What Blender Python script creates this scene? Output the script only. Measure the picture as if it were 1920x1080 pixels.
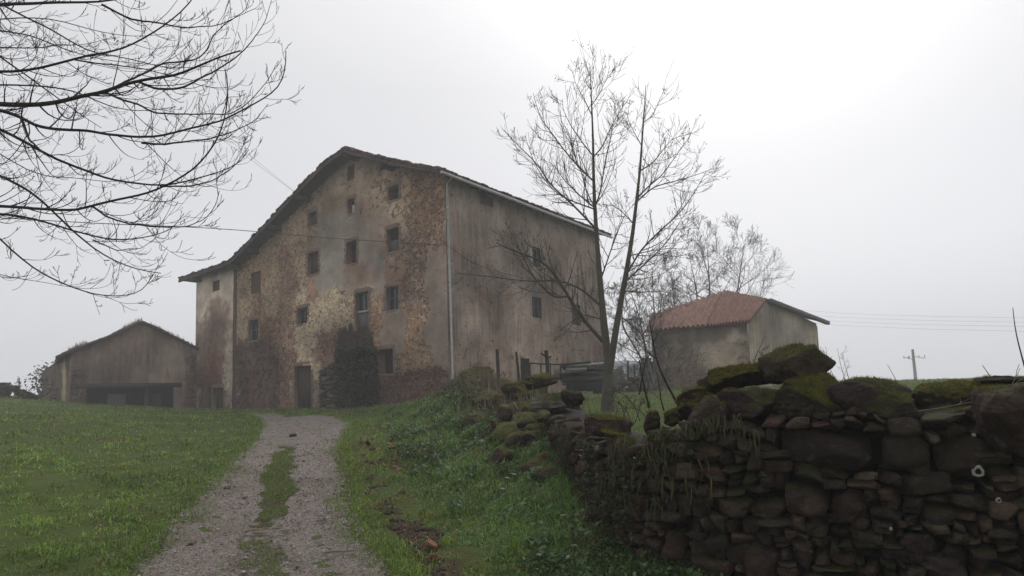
import bpy, math, random
import numpy as np
from mathutils import Matrix, Vector, Euler
random.seed(7); rng = np.random.default_rng(7)
for o in list(bpy.data.objects): bpy.data.objects.remove(o)
SC = bpy.context.scene
COL = SC.collection
PI = math.pi
# ------------------------------------------------------------------ camera
EYE = 1.6
F, CX, CY = 1150.0, 960.0, 646.0
PITCH, ROLL = math.radians(5.0), -0.030
cam = bpy.data.cameras.new('camera'); camo = bpy.data.objects.new('camera', cam); COL.objects.link(camo)
cam.sensor_width = 36; cam.lens = 36*F/1920; cam.shift_y = (CY-540)/1920
cam.clip_start = 0.05; cam.clip_end = 1000
ROT = Matrix.Rotation(PI/2+PITCH, 3, 'X') @ Matrix.Rotation(ROLL, 3, 'Z')
camo.location = (0, 0, EYE); camo.rotation_euler = ROT.to_euler()
SC.camera = camo
# ------------------------------------------------------------------ sky, sun, exposure
SUN_EL, SUN_AZ = math.radians(44), math.radians(24)      # bright part of the overcast, ahead and to the right
SUN_DIR = Vector((math.sin(SUN_AZ)*math.cos(SUN_EL), math.cos(SUN_AZ)*math.cos(SUN_EL), math.sin(SUN_EL)))
world = bpy.data.worlds.new('World'); SC.world = world; world.use_nodes = True
nt = world.node_tree; N = nt.nodes; Lk = nt.links; N.clear()
def wn(t, **k):
    n = N.new(t)
    for a, v in k.items(): setattr(n, a, v)
    return n
out = wn('ShaderNodeOutputWorld'); bg = wn('ShaderNodeBackground'); Lk.new(bg.outputs[0], out.inputs[0])
sky = wn('ShaderNodeTexSky'); sky.sky_type = 'NISHITA'; sky.sun_disc = False
sky.sun_elevation = SUN_EL; sky.sun_rotation = SUN_AZ; sky.air_density = 2; sky.dust_density = 8
bw = wn('ShaderNodeHueSaturation'); bw.inputs['Saturation'].default_value = 0.12; Lk.new(sky.outputs[0], bw.inputs['Color'])
tc = wn('ShaderNodeTexCoord')
sep = wn('ShaderNodeSeparateXYZ'); Lk.new(tc.outputs['Generated'], sep.inputs[0])
ramp = wn('ShaderNodeValToRGB'); Lk.new(sep.outputs['Z'], ramp.inputs[0])
cr = ramp.color_ramp; cr.elements[0].position = 0.0; cr.elements[0].color = (6.2, 6.25, 6.65, 1)
cr.elements[1].position = 1.0; cr.elements[1].color = (7.0, 7.0, 7.1, 1)
for p, c in ((0.2, (6.0, 6.05, 6.35)), (0.32, (5.6, 5.65, 5.95)), (0.46, (5.5, 5.53, 5.75)), (0.58, (6.2, 6.2, 6.35))):
    e = cr.elements.new(p); e.color = (*c, 1)
dot = wn('ShaderNodeVectorMath', operation='DOT_PRODUCT'); Lk.new(tc.outputs['Generated'], dot.inputs[0]); dot.inputs[1].default_value = SUN_DIR
mr = wn('ShaderNodeMapRange', interpolation_type='SMOOTHSTEP'); Lk.new(dot.outputs['Value'], mr.inputs[0])
mr.inputs[1].default_value = -0.7; mr.inputs[2].default_value = 0.75; mr.inputs[3].default_value = 0.80; mr.inputs[4].default_value = 0.91
mr2 = wn('ShaderNodeMapRange', interpolation_type='SMOOTHSTEP'); Lk.new(dot.outputs['Value'], mr2.inputs[0])
mr2.inputs[1].default_value = 0.75; mr2.inputs[2].default_value = 1.0; mr2.inputs[3].default_value = 0.0; mr2.inputs[4].default_value = 0.01
ad = wn('ShaderNodeMath', operation='ADD'); Lk.new(mr.outputs[0], ad.inputs[0]); Lk.new(mr2.outputs[0], ad.inputs[1])
cn = wn('ShaderNodeTexNoise'); cn.inputs['Scale'].default_value = 2.2; cn.inputs['Detail'].default_value = 3; Lk.new(tc.outputs['Generated'], cn.inputs['Vector'])
mr3 = wn('ShaderNodeMapRange'); Lk.new(cn.outputs[0], mr3.inputs[0]); mr3.inputs[3].default_value = 0.94; mr3.inputs[4].default_value = 1.06
mu = wn('ShaderNodeMath', operation='MULTIPLY'); Lk.new(ad.outputs[0], mu.inputs[0]); Lk.new(mr3.outputs[0], mu.inputs[1])
vm = wn('ShaderNodeVectorMath', operation='SCALE'); Lk.new(ramp.outputs[0], vm.inputs[0]); Lk.new(mu.outputs[0], vm.inputs['Scale'])
mx = wn('ShaderNodeMix', data_type='RGBA'); mx.inputs[0].default_value = 0.9
Lk.new(bw.outputs[0], mx.inputs[6]); Lk.new(vm.outputs[0], mx.inputs[7])
Lk.new(mx.outputs[2], bg.inputs[0]); bg.inputs[1].default_value = 0.105
sun = bpy.data.lights.new('sun', 'SUN'); suno = bpy.data.objects.new('sun', sun); COL.objects.link(suno)
sun.energy = 0.9; sun.angle = math.radians(40); sun.color = (1, 0.97, 0.93)
suno.rotation_euler = (-SUN_DIR).to_track_quat('-Z', 'Y').to_euler(); suno.location = (10, 20, 40)
SC.render.engine = 'CYCLES'
vs = SC.view_settings; vs.view_transform = 'Standard'; vs.look = 'None'; vs.exposure = 0.52; vs.gamma = 1; vs.use_curve_mapping = False
SC.cycles.use_denoising = True
try: SC.cycles.denoiser = 'OPENIMAGEDENOISE'
except Exception: pass
SC.cycles.max_bounces = 6; SC.cycles.diffuse_bounces = 3; SC.cycles.volume_bounces = 1; SC.cycles.transparent_max_bounces = 4
# ------------------------------------------------------------------ helpers: picture to place
CAMP = np.array((0, 0, EYE)); RM = np.array(ROT)
def ray(px, py):
    d = RM @ np.array(((px-CX)/F, -(py-CY)/F, -1.0)); return d/d[1]
def at(px, py, d): return CAMP + ray(px, py)*d                 # point at forward distance d
def plane_hit(px, py, p0, n):
    r = ray(px, py); n = np.array(n); return CAMP + r*((np.array(p0)-CAMP)@n)/(r@n)
def project(P):
    c = (np.asarray(P)-CAMP) @ RM
    return CX + F*c[..., 0]/-c[..., 2], CY - F*c[..., 1]/-c[..., 2]
# ------------------------------------------------------------------ helpers: noise
def _h(i, j, k, s):
    n = (i*374761393 + j*668265263 + k*1442695041 + s*974634777) & 0xffffffff
    n = ((n ^ (n >> 13))*1274126177) & 0xffffffff
    return ((n ^ (n >> 16)) & 0xffff)/65535.0
def vnoise(P, seed=0):
    P = np.asarray(P, float); i = np.floor(P).astype(np.int64); f = P-i; f = f*f*(3-2*f)
    r = 0
    for a in (0, 1):
        for b in (0, 1):
            for c in (0, 1):
                wgt = (f[..., 0] if a else 1-f[..., 0])*(f[..., 1] if b else 1-f[..., 1])*(f[..., 2] if c else 1-f[..., 2])
                r = r + wgt*_h(i[..., 0]+a, i[..., 1]+b, i[..., 2]+c, seed)
    return r*2-1
def fbm(P, seed=0, o=4):
    P = np.asarray(P, float); s = 0; a = 1; t = 0
    for k in range(o):
        s = s + a*vnoise(P*2**k, seed+k); t += a; a *= 0.5
    return s/t
def fbm2(x, y, sc, seed=0, o=4):
    x, y = np.broadcast_arrays(x, y)
    return fbm(np.stack([x*sc, y*sc, np.zeros_like(x, float)], -1), seed, o)
def sstep(a, b, x):
    t = np.clip((x-a)/(b-a), 0, 1); return t*t*(3-2*t)
# ------------------------------------------------------------------ helpers: objects
def thing(name, label, cat, loc=(0, 0, 0), group=None):
    o = bpy.data.objects.new(name, None); COL.objects.link(o); o.location = loc; o.empty_display_size = 0.3
    o['label'] = label; o['category'] = cat
    if group: o['group'] = group
    return o
def tag(o, label=None, cat=None, group=None, kind=None):
    for k, v in (('label', label), ('category', cat), ('group', group), ('kind', kind)):
        if v: o[k] = v
    return o
def world_loc(o):
    p = np.zeros(3)
    while o: p = p+np.array(o.location); o = o.parent
    return p
def mesh(name, V, Fs, mat, parent=None, origin=None, cols=None, smooth=False, attrs=None):
    """V (n,3) in world coordinates; Fs list of index arrays (m,3)/(m,4) or lists of tuples"""
    V = np.asarray(V, np.float64)
    me = bpy.data.meshes.new(name)
    if parent is not None: base = world_loc(parent)
    else: base = np.zeros(3) if origin is None else np.asarray(origin, float)
    loops = []; starts = []; tot = 0
    for f in Fs:
        if isinstance(f, np.ndarray):
            k = f.shape[1]; loops.append(f.ravel()); starts.append(tot+np.arange(len(f))*k); tot += f.size
        else:
            for q in f: loops.append(np.array(q)); starts.append(np.array([tot])); tot += len(q)
    loops = np.concatenate(loops).astype(np.int32); starts = np.concatenate(starts).astype(np.int32)
    me.vertices.add(len(V)); me.vertices.foreach_set('co', (V-base).astype(np.float32).ravel())
    me.loops.add(len(loops)); me.loops.foreach_set('vertex_index', loops)
    me.polygons.add(len(starts)); me.polygons.foreach_set('loop_start', starts)
    me.update(calc_edges=True); me.validate()
    if cols is not None:
        a = me.attributes.new('col', 'FLOAT_COLOR', 'POINT')
        c4 = np.ones((len(V), 4), np.float32); c4[:, :3] = cols; a.data.foreach_set('color', c4.ravel())
    for an, av in (attrs or {}).items():
        av = np.asarray(av, np.float32)
        if av.ndim == 2:
            a = me.attributes.new(an, 'FLOAT_VECTOR', 'POINT'); a.data.foreach_set('vector', av.ravel())
        else:
            a = me.attributes.new(an, 'FLOAT', 'POINT'); a.data.foreach_set('value', av)
    if smooth: me.polygons.foreach_set('use_smooth', np.ones(len(me.polygons), bool))
    if mat: me.materials.append(mat)
    o = bpy.data.objects.new(name, me); COL.objects.link(o)
    if parent is not None: o.parent = parent
    else: o.location = base
    return o
class MB:
    def __init__(s): s.V = []; s.Q = []; s.T = []; s.C = []; s.n = 0
    def add(s, V, Q=None, T=None, col=None):
        V = np.asarray(V, float)
        if Q is not None and len(Q): s.Q.append(np.asarray(Q)+s.n)
        if T is not None and len(T): s.T.append(np.asarray(T)+s.n)
        s.V.append(V); s.n += len(V)
        c = np.ones((len(V), 3)) if col is None else np.broadcast_to(np.asarray(col, float), (len(V), 3))
        s.C.append(c)
    def box(s, o, a, b, c, col=None):               # corner + three edge vectors
        o, a, b, c = (np.asarray(q, float) for q in (o, a, b, c))
        V = [o, o+a, o+a+b, o+b, o+c, o+a+c, o+a+b+c, o+b+c]
        s.add(V, Q=[(0, 3, 2, 1), (4, 5, 6, 7), (0, 1, 5, 4), (1, 2, 6, 5), (2, 3, 7, 6), (3, 0, 4, 7)], col=col)
    def build(s, name, mat, parent=None, origin=None, smooth=False, attrs=None):
        Fs = []
        if s.Q: Fs.append(np.concatenate(s.Q))
        if s.T: Fs.append(np.concatenate(s.T))
        return mesh(name, np.concatenate(s.V), Fs, mat, parent, origin, np.concatenate(s.C), smooth, attrs)
def tube_into(mb, pts, rad, sides=5, col=None, cap=True):
    P = np.asarray(pts, float); n = len(P); R = np.broadcast_to(np.asarray(rad, float), (n,))
    T = np.gradient(P, axis=0); T /= np.linalg.norm(T, axis=1)[:, None]+1e-12
    ref = np.array((0.31, 0.22, 0.92)); 
    if abs(T[0]@ref) > 0.9: ref = np.array((1.0, 0, 0))
    A = np.cross(T, ref); A /= np.linalg.norm(A, axis=1)[:, None]+1e-12
    B = np.cross(T, A)
    th = np.arange(sides)*2*PI/sides
    V = P[:, None, :] + R[:, None, None]*(np.cos(th)[None, :, None]*A[:, None, :]+np.sin(th)[None, :, None]*B[:, None, :])
    V = V.reshape(-1, 3); i = np.arange(n-1)[:, None]*sides; j = np.arange(sides)[None, :]; j2 = (j+1) % sides
    Q = np.stack([i+j, i+j2, i+sides+j2, i+sides+j], -1).reshape(-1, 4)
    mb.add(V, Q=Q, col=col)
    if cap:
        k = len(V); e = (n-1)*sides
        mb.add(np.concatenate([V[:sides], V[e:], P[:1], P[-1:]]),
               T=[(q, (q+1) % sides, 2*sides) for q in range(sides)]+[(sides+q, 2*sides+1, sides+(q+1) % sides) for q in range(sides)], col=col)
# rounded, cut rock
_cs = {}
def cubesphere(n):
    if n in _cs: return _cs[n]
    g = np.linspace(-1, 1, n); V = []; Q = []
    idx = {}
    def vid(p):
        k = tuple(np.round(p, 5))
        if k not in idx: idx[k] = len(V); V.append(p)
        return idx[k]
    for ax in range(3):
        for sg in (-1, 1):
            ids = np.zeros((n, n), int)
            for a in range(n):
                for b in range(n):
                    p = np.zeros(3); p[ax] = sg; p[(ax+1) % 3] = g[a]; p[(ax+2) % 3] = g[b]
                    ids[a, b] = vid(p)
            for a in range(n-1):
                for b in range(n-1):
                    q = (ids[a, b], ids[a+1, b], ids[a+1, b+1], ids[a, b+1])
                    Q.append(q if sg > 0 else q[::-1])
    _cs[n] = (np.array(V, float), np.array(Q)); return _cs[n]
def rock(half, n=6, k=4.0, rough=0.10, cuts=0, seed=0, fine=0.0):
    V, Q = cubesphere(n); r = np.random.default_rng(seed)
    S = V/(np.abs(V)**k).sum(1)[:, None]**(1/k)
    for _ in range(cuts):
        nr = r.normal(size=3); nr /= np.linalg.norm(nr); d = r.uniform(0.62, 0.95)
        e = S@nr-d; S = S-np.where(e > 0, e, 0)[:, None]*nr*0.92
    off = r.uniform(0, 90, 3)
    S = S*(1+rough*fbm(S*1.1+off, seed, 3))[:, None]
    half = np.asarray(half, float); W = S*half
    if fine: W = W+S/np.linalg.norm(S, axis=1)[:, None]*(fine*(fbm(W*14+off, seed+5, 3)+.9*np.abs(fbm(W*26+off, seed+9, 3))))[:, None]
    return W, Q
def rotz(a): return np.array([[math.cos(a), -math.sin(a), 0], [math.sin(a), math.cos(a), 0], [0, 0, 1]])
def roteuler(x, y, z): return np.array(Euler((x, y, z)).to_matrix())
# ------------------------------------------------------------------ materials
class NT:
    def __init__(s, name, rough=0.9, spec=0.3):
        s.m = bpy.data.materials.new(name); s.m.use_nodes = True; s.t = s.m.node_tree; s.b = s.t.nodes['Principled BSDF']
        s.b.inputs['Roughness'].default_value = rough; s.b.inputs['Specular IOR Level'].default_value = spec
    def n(s, t, ins=None, **k):
        n = s.t.nodes.new(t)
        for a, v in k.items(): setattr(n, a, v)
        for a, v in (ins or {}).items(): s.set(n, a, v)
        return n
    def set(s, n, a, v):
        if hasattr(v, 'links') or isinstance(v, bpy.types.NodeSocket): s.t.links.new(v, n.inputs[a])
        else: n.inputs[a].default_value = v
    def coord(s, sc=(1, 1, 1), attr=None):
        v = s.n('ShaderNodeAttribute', attribute_name=attr).outputs['Vector'] if attr else s.n('ShaderNodeTexCoord').outputs['Object']
        return s.n('ShaderNodeMapping', {'Vector': v, 'Scale': sc}).outputs[0]
    def noise(s, v, scale, detail=4, rough=0.55, dist=0.0):
        return s.n('ShaderNodeTexNoise', {'Vector': v, 'Scale': scale, 'Detail': detail, 'Roughness': rough, 'Distortion': dist}).outputs[0]
    def vor(s, v, scale, feat='F1', rnd=1.0):
        return s.n('ShaderNodeTexVoronoi', {'Vector': v, 'Scale': scale, 'Randomness': rnd}, feature=feat)
    def rng(s, x, a, b, c=0.0, d=1.0, sm=False):
        return s.n('ShaderNodeMapRange', {0: x, 1: a, 2: b, 3: c, 4: d}, interpolation_type='SMOOTHSTEP' if sm else 'LINEAR').outputs[0]
    def mix(s, f, a, b, mode='MIX'):
        n = s.n('ShaderNodeMix', data_type='RGBA', blend_type=mode)
        s.set(n, 0, f); s.set(n, 6, a if not isinstance(a, tuple) else (*a, 1)); s.set(n, 7, b if not isinstance(b, tuple) else (*b, 1)); return n.outputs[2]
    def math(s, op, a, b=0.0):
        n = s.n('ShaderNodeMath', operation=op); s.set(n, 0, a); s.set(n, 1, b); return n.outputs[0]
    def col(s, name='col'): return s.n('ShaderNodeAttribute', attribute_name=name).outputs['Color']
    def fac(s, name): return s.n('ShaderNodeAttribute', attribute_name=name).outputs['Fac']
    def up(s):
        g = s.n('ShaderNodeNewGeometry'); return s.n('ShaderNodeSeparateXYZ', {0: g.outputs['Normal']}).outputs['Z']
    def bump(s, h, st=0.5, dist=0.02): s.t.links.new(s.n('ShaderNodeBump', {'Height': h, 'Strength': st, 'Distance': dist}).outputs[0], s.b.inputs['Normal'])
    def done(s, c): s.set(s.b, 'Base Color', c if not isinstance(c, tuple) else (*c, 1)); return s.m
def simple(name, c1, c2, scale=3.0, rough=0.9, bump=0.3, attr=False, bdist=0.02, stretch=(1, 1, 1), spec=0.3):
    m = NT(name, rough, spec); v = m.coord(stretch); a = m.noise(v, scale, 5); b = m.noise(v, scale*6, 3)
    c = m.mix(m.rng(a, .3, .7), c1, c2); c = m.mix(m.rng(b, .3, .75, 0, .45), c, (c1[0]*.5, c1[1]*.5, c1[2]*.5))
    if attr: c = m.mix(1.0, c, m.col(), 'MULTIPLY')
    m.bump(b, bump, bdist); return m.done(c)
def stone_mat(name, moss=0.5, mossc=((0.075, 0.075, 0.012), (0.03, 0.04, 0.01)), lich=0.25, gain=1.0):
    m = NT(name, 0.92, 0.25); v = m.coord(); c = m.mix(1.0, m.col(), (gain, gain, gain), 'MULTIPLY')
    a = m.noise(v, 5, 6, .65); b = m.noise(v, 26, 5, .7); d = m.noise(v, 2.2, 4); st_ = m.noise(m.coord((1.2, 1.2, 9)), 4, 5, .7, .4)
    c = m.mix(m.rng(st_, .45, .75, 0, .38), c, m.mix(1.0, c, (.5, .47, .45), 'MULTIPLY'))
    c = m.mix(m.rng(a, .3, .72, 0, .75), c, m.mix(1.0, c, (.30, .27, .26), 'MULTIPLY'))
    c = m.mix(m.rng(b, .52, .75, 0, .65), c, m.mix(1.0, c, (2.3, 2.05, 1.85), 'MULTIPLY'))
    c = m.mix(m.rng(m.noise(v, 9, 3), .62, .74, 0, lich), c, (.30, .29, .25))
    g = m.math('ADD', m.up(), m.rng(d, .25, .75, -.75, .75))
    mk = m.rng(m.math('ADD', g, m.rng(b, .2, .8, -.25, .25)), .75-moss, 1.15-moss)
    mc = m.mix(m.rng(m.noise(v, 12, 4), .35, .65), mossc[0], mossc[1])
    c = m.mix(mk, c, mc)
    m.bump(m.math('ADD', m.math('ADD', m.math('ADD', a, m.math('MULTIPLY', st_, .4)), m.math('MULTIPLY', b, .8)), m.math('MULTIPLY', m.noise(v, 70, 4, .7), .25)), 1.0, .06); return m.done(c)
def wall_mat(name, streak=0.0, rub_scale=5.2):
    """weathered masonry: plaster tint per place (col), bare rubble where rub is high"""
    m = NT(name, 0.95, 0.15); v = m.coord((1, 1, 1), 'fuv'); c0 = m.col()
    w = m.noise(v, 1.1, 5, .62); f = m.noise(v, 9, 6, .7); ff = m.noise(v, 30, 3)
    vs_ = m.n('ShaderNodeMapping', {'Vector': v, 'Scale': (1, 1.55, 1)}).outputs[0]
    vw = m.n('ShaderNodeMix', data_type='VECTOR'); m.set(vw, 0, 0.10); m.set(vw, 4, vs_)
    m.set(vw, 5, m.n('ShaderNodeTexNoise', {'Vector': vs_, 'Scale': 3.0, 'Detail': 2}).outputs[1])
    vo = m.vor(vw.outputs[1], rub_scale); ve = m.vor(vw.outputs[1], rub_scale, 'DISTANCE_TO_EDGE')
    sc = m.n('ShaderNodeSeparateColor', {0: vo.outputs['Color']})
    st = m.mix(sc.outputs[0], m.mix(1.0, c0, (.30, .25, .24), 'MULTIPLY'), m.mix(1.0, c0, (1.06, 1.0, .95), 'MULTIPLY'))
    st = m.mix(m.rng(sc.outputs[1], .75, 1, 0, .7), st, m.mix(1.0, c0, (.72, .55, .48), 'MULTIPLY'))
    mort = m.mix(1.0, c0, (1.30, 1.28, 1.26), 'MULTIPLY')
    hole = m.rng(m.noise(v, 7, 3, .6), .56, .64)
    rub = m.mix(m.rng(ve.outputs['Distance'], .03, .11), mort, st)
    rub = m.mix(m.math('MULTIPLY', hole, .55), rub, m.mix(1.0, c0, (.22, .18, .17), 'MULTIPLY'))
    pl = m.mix(m.rng(w, .34, .66, 0, .8), c0, m.mix(1.0, c0, (.66, .62, .60), 'MULTIPLY'))
    pl = m.mix(m.rng(f, .5, .75, 0, .55), pl, m.mix(1.0, c0, (.52, .44, .40), 'MULTIPLY'))
    pl = m.mix(m.rng(f, .2, .42, .5, 0), pl, m.mix(1.0, c0, (1.3, 1.28, 1.22), 'MULTIPLY'))
    if streak:
        sv = m.n('ShaderNodeMapping', {'Vector': v, 'Scale': (3.2, .28, 1)}).outputs[0]
        s1 = m.noise(sv, 1.6, 5, .7)
        pl = m.mix(m.rng(s1, .5, .68, 0, streak), pl, m.mix(1.0, c0, (.50, .44, .42), 'MULTIPLY'))
        pl = m.mix(m.rng(s1, .30, .42, streak*.7, 0), pl, m.mix(1.0, c0, (1.35, 1.3, 1.25), 'MULTIPLY'))
    r = m.math('ADD', m.fac('rub'), m.rng(m.noise(v, 2.6, 7, .74), .25, .75, -.75, .75))
    c = m.mix(m.rng(r, .46, .52), pl, rub); c = m.mix(m.math('MULTIPLY', m.rng(r, .36, .45), m.rng(r, .58, .47)), c, m.mix(1.0, c, (.45, .40, .38), 'MULTIPLY'))
    c = m.mix(m.rng(ff, .55, .8, 0, .35), c, (.06, .045, .04))
    c = m.mix(m.rng(m.noise(v, 3.3, 6, .72), .56, .66, 0, .55), c, m.mix(1.0, c, (.5, .40, .37), 'MULTIPLY'))
    c = m.mix(1.0, c, (1.86, 1.80, 1.74), 'MULTIPLY')
    m.bump(m.math('ADD', f, m.math('MULTIPLY', m.rng(ve.outputs['Distance'], 0, .12), m.rng(r, .45, .55))), 1.0, .07); return m.done(c)
# ------------------------------------------------------------------ terrain
# the dry-stone wall's run, from the camera's right to the heap by the house: x, y, height of its top
WL = np.array([(6.4, .6, 1.50), (4.7, 2.1, 1.46), (3.6, 2.95, 1.48), (2.85, 3.45, 1.47), (1.95, 3.95, 1.46), (1.45, 4.25, 1.44), (1.0, 4.6, 1.29), (.80, 5.3, 1.20), (.70, 7.0, 1.27),
               (.55, 9.5, 1.40), (.12, 13.0, 1.54), (-.75, 16.5, 1.98), (-1.55, 20.0, 2.15), (-2.0, 23.0, 2.1)])
def wall_dist(x, y):
    """distance to the wall line (right/back side positive) and position along it"""
    x, y = np.broadcast_arrays(np.asarray(x, float), np.asarray(y, float))
    best = np.full(x.shape, 1e9); sd = np.zeros(x.shape); al = np.zeros(x.shape); acc = 0
    for (ax, ay, _), (bx, by, _) in zip(WL[:-1], WL[1:]):
        dx, dy = bx-ax, by-ay; L = math.hypot(dx, dy)
        t = np.clip(((x-ax)*dx+(y-ay)*dy)/L**2, 0, 1)
        ex, ey = x-(ax+t*dx), y-(ay+t*dy); d = np.hypot(ex, ey)
        s = np.sign(-(dx*ey-dy*ex)); s = np.where(s == 0, 1, s)
        m = d < best; best = np.where(m, d, best); sd = np.where(m, d*s, sd); al = np.where(m, acc+t*L, al); acc += L
    return sd, al
WLEN = np.concatenate([[0], np.cumsum(np.hypot(*np.diff(WL[:, :2], axis=0).T))])
def wall_pt(s):
    return np.array([np.interp(s, WLEN, WL[:, k]) for k in range(3)])
def cp(px, d, z): p = at(px, 700, d); return (p[0], d, z+EYE)
FR = [cp(*q) for q in [(490, 5, -1.39), (520, 7.7, -1.28), (560, 13, -1.05), (590, 20, -.76), (600, 27, -.47), (570, 36, -.27), (440, 42, -.22), (700, 32, -.18),
    (0, 5, -1.34), (0, 10, -.98), (0, 20, -.12), (0, 35, 1.0), (0, 43, 1.25), (200, 15, -.78), (200, 25, -.2), (200, 38, .28), (118, 38, .56), (340, 43, .03), (300, 9, -1.14), (350, 20, -.62),
    (710, 5, -1.37), (900, 5, -1.33), (1150, 5, -1.26), (640, 10, -1.16), (750, 10, -1.1), (860, 10, -.92), (950, 10, -.70), (1000, 10, -.48),
    (655, 16, -.93), (740, 16, -.72), (830, 16, -.33), (880, 16, -.02), (680, 22, -.63), (800, 22, -.2), (850, 22, .02), (1060, 7, -.85), (950, 7, -1.1), (850, 7, -1.22), (820, 27, .05),
    (-400, 10, -.8), (-400, 30, 1.0), (-400, 45, 1.8), (1500, 3.4, -1.38), (2000, 2.8, -1.42)]] + [(0, 0, .03), (-4, 0, .1), (2, 0, .03), (2.5, 2.5, .12), (-25, -5, .6), (6, -5, 0), (5, .5, .1), (-10, 62, 2.0), (-45, 62, 3.2), (20, 60, 2.0)]
BK = [cp(*q) for q in [(1900, 4.2, -.55), (1400, 6, -.52), (1137, 14, -.41), (1300, 20, -.10), (1300, 32, .24), (1750, 30, .22), (1750, 60, .44), (1000, 14, -.2), (950, 20, .05), (860, 25, .08),
    (1000, 40, .3), (1200, 45, .30), (2400, 30, .25), (2400, 60, .42), (500, 60, .4), (1137, 25, .02), (1100, 8, -.48), (820, 27, .05), (700, 32, -.1), (2600, 5, -.5)]] + [(8, 0, 1.0), (30, 0, 1.1), (0, 62, 2.0), (-45, 62, 3.2)]
def rbf_fit(P):
    P = np.array(P, float); n = len(P)
    K = np.linalg.norm(P[:, None, :2]-P[None, :, :2], axis=-1)
    A = np.zeros((n+3, n+3)); A[:n, :n] = K-np.eye(n)*0.3; A[:n, n] = 1; A[:n, n+1:] = P[:, :2]; A[n, :n] = 1; A[n+1:, :n] = P[:, :2].T
    return P, np.linalg.solve(A, np.concatenate([P[:, 2], np.zeros(3)]))
RF, RB = rbf_fit(FR), rbf_fit(BK)
def rbf(R, x, y):
    P, c = R; x = np.clip(x, -45, 45); y = np.clip(y, -5, 63); s = c[-3]+c[-2]*x+c[-1]*y
    for (a, b, _), w in zip(P, c): s = s+w*np.hypot(x-a, y-b)
    return s
def terrain(x, y, micro=True):
    x = np.asarray(x, float); y = np.asarray(y, float)
    sd, al = wall_dist(x, y)
    zf = rbf(RF, x, y); zb = rbf(RB, x, y)
    far = sstep(21, 25, y)
    k = sstep(.12, .42, sd)*(1-far)+sstep(-3, 3, sd)*far
    # the ground climbs the foot of the wall where it is overgrown
    top = np.interp(al, WLEN, WL[:, 2]); over = np.interp(al, WLEN, [0, 0, 0, 0, 0, 0, .02, .08, .22, .40, .60, .8, .85, .4])
    zf = zf+(np.maximum(top-zf, 0))*over*np.exp(-(np.maximum(-sd, 0)/np.interp(y, [5, 20], [.45, 1.5]))**2)*(sd < .9)
    z = zf*(1-k)+zb*k
    r = np.hypot(x, y-10); z = z-.004*np.maximum(0, r-58)**1.5
    if micro:
        rd = road_mask(x, y)
        z = z+(fbm2(x, y, .45, 3, 3)*.12+fbm2(x, y, 1.9, 9, 3)*.06+fbm2(x, y, 5.5, 19, 2)*.022+fbm2(x, y, 1.4, 23, 3)*.13*sstep(.9, 2.0, x-edge(EDR, y))*(sd < 0))*(1-rd)*(1-.75*sstep(40, 70, y))+fbm2(x, y, 1.2, 5, 3)*.02*rd
    return z
# the gravel track: its edges in the picture, laid out on the ground
def ground_pt(px, py):
    r = ray(px, py)
    for d in np.linspace(2.5, 48, 1600):
        p = CAMP+r*d
        if p[2] < rbf(RF, p[0], p[1]): return p
    return CAMP+r*48
EDL = np.array([ground_pt(*q) for q in [(252, 1072), (320, 993), (370, 937), (433, 867), (478, 820), (490, 800), (478, 786), (455, 777)]])
EDR = np.array([ground_pt(*q) for q in [(722, 1078), (683, 1017), (657, 957), (646, 900), (640, 850), (655, 808), (664, 793), (640, 783), (560, 777)]])
MDL = np.array([ground_pt(*q) for q in [(440, 1075), (455, 1010), (470, 957), (487, 913), (510, 870), (527, 838)]])
MDR = np.array([ground_pt(*q) for q in [(545, 1075), (545, 1010), (540, 957), (548, 913), (556, 870), (541, 838)]])
def edge(E, y):
    E = E[np.argsort(E[:, 1])]; x0 = E[0, 0]+(y-E[0, 1])*(E[1, 0]-E[0, 0])/(E[1, 1]-E[0, 1])
    return np.where(y < E[0, 1], x0, np.interp(y, E[:, 1], E[:, 0]))
ROAD_END = float(max(EDL[:, 1].max(), EDR[:, 1].max()))
def road_mask(x, y):
    l = edge(EDL, y); r = edge(EDR, y); e = .15
    return sstep(l-e, l+e, x)*(1-sstep(r-e, r+e, x))*(1-sstep(ROAD_END-1.5, ROAD_END, y))
def median_mask(x, y):
    x = x+.20*fbm2(x, y, .8, 14, 3)+.16*fbm2(x, y, 2.6, 15, 3); l = edge(MDL, y); r = edge(MDR, y); yt = MDL[:, 1].max()
    core = sstep(l-.06, l+.06, x)*(1-sstep(r-.06, r+.06, x))*(1-sstep(yt-.4, yt, y))
    return core*np.interp(y, [5, 6.5, 8.6], [.42, .52, 1.0])
def axis(a, b, lo, hi, fine, grow):
    c = list(np.arange(a, b, fine)); s = fine
    while c[-1] < hi: s *= grow; c.append(c[-1]+s)
    s = fine
    while c[0] > lo: s *= grow; c.insert(0, c[0]-s)
    return np.array(c)
xs = axis(-9, 6, -175, 175, .16, 1.08); ys = axis(2, 22, -60, 175, .16, 1.07)
X, Y = np.meshgrid(xs, ys); Z = terrain(X, Y)
nx, ny = len(xs), len(ys)
I = (np.arange(ny-1)[:, None]*nx+np.arange(nx-1)[None]).ravel()
GV = np.stack([X, Y, Z], -1).reshape(-1, 3)
sdg, alg = wall_dist(GV[:, 0], GV[:, 1])
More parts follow.
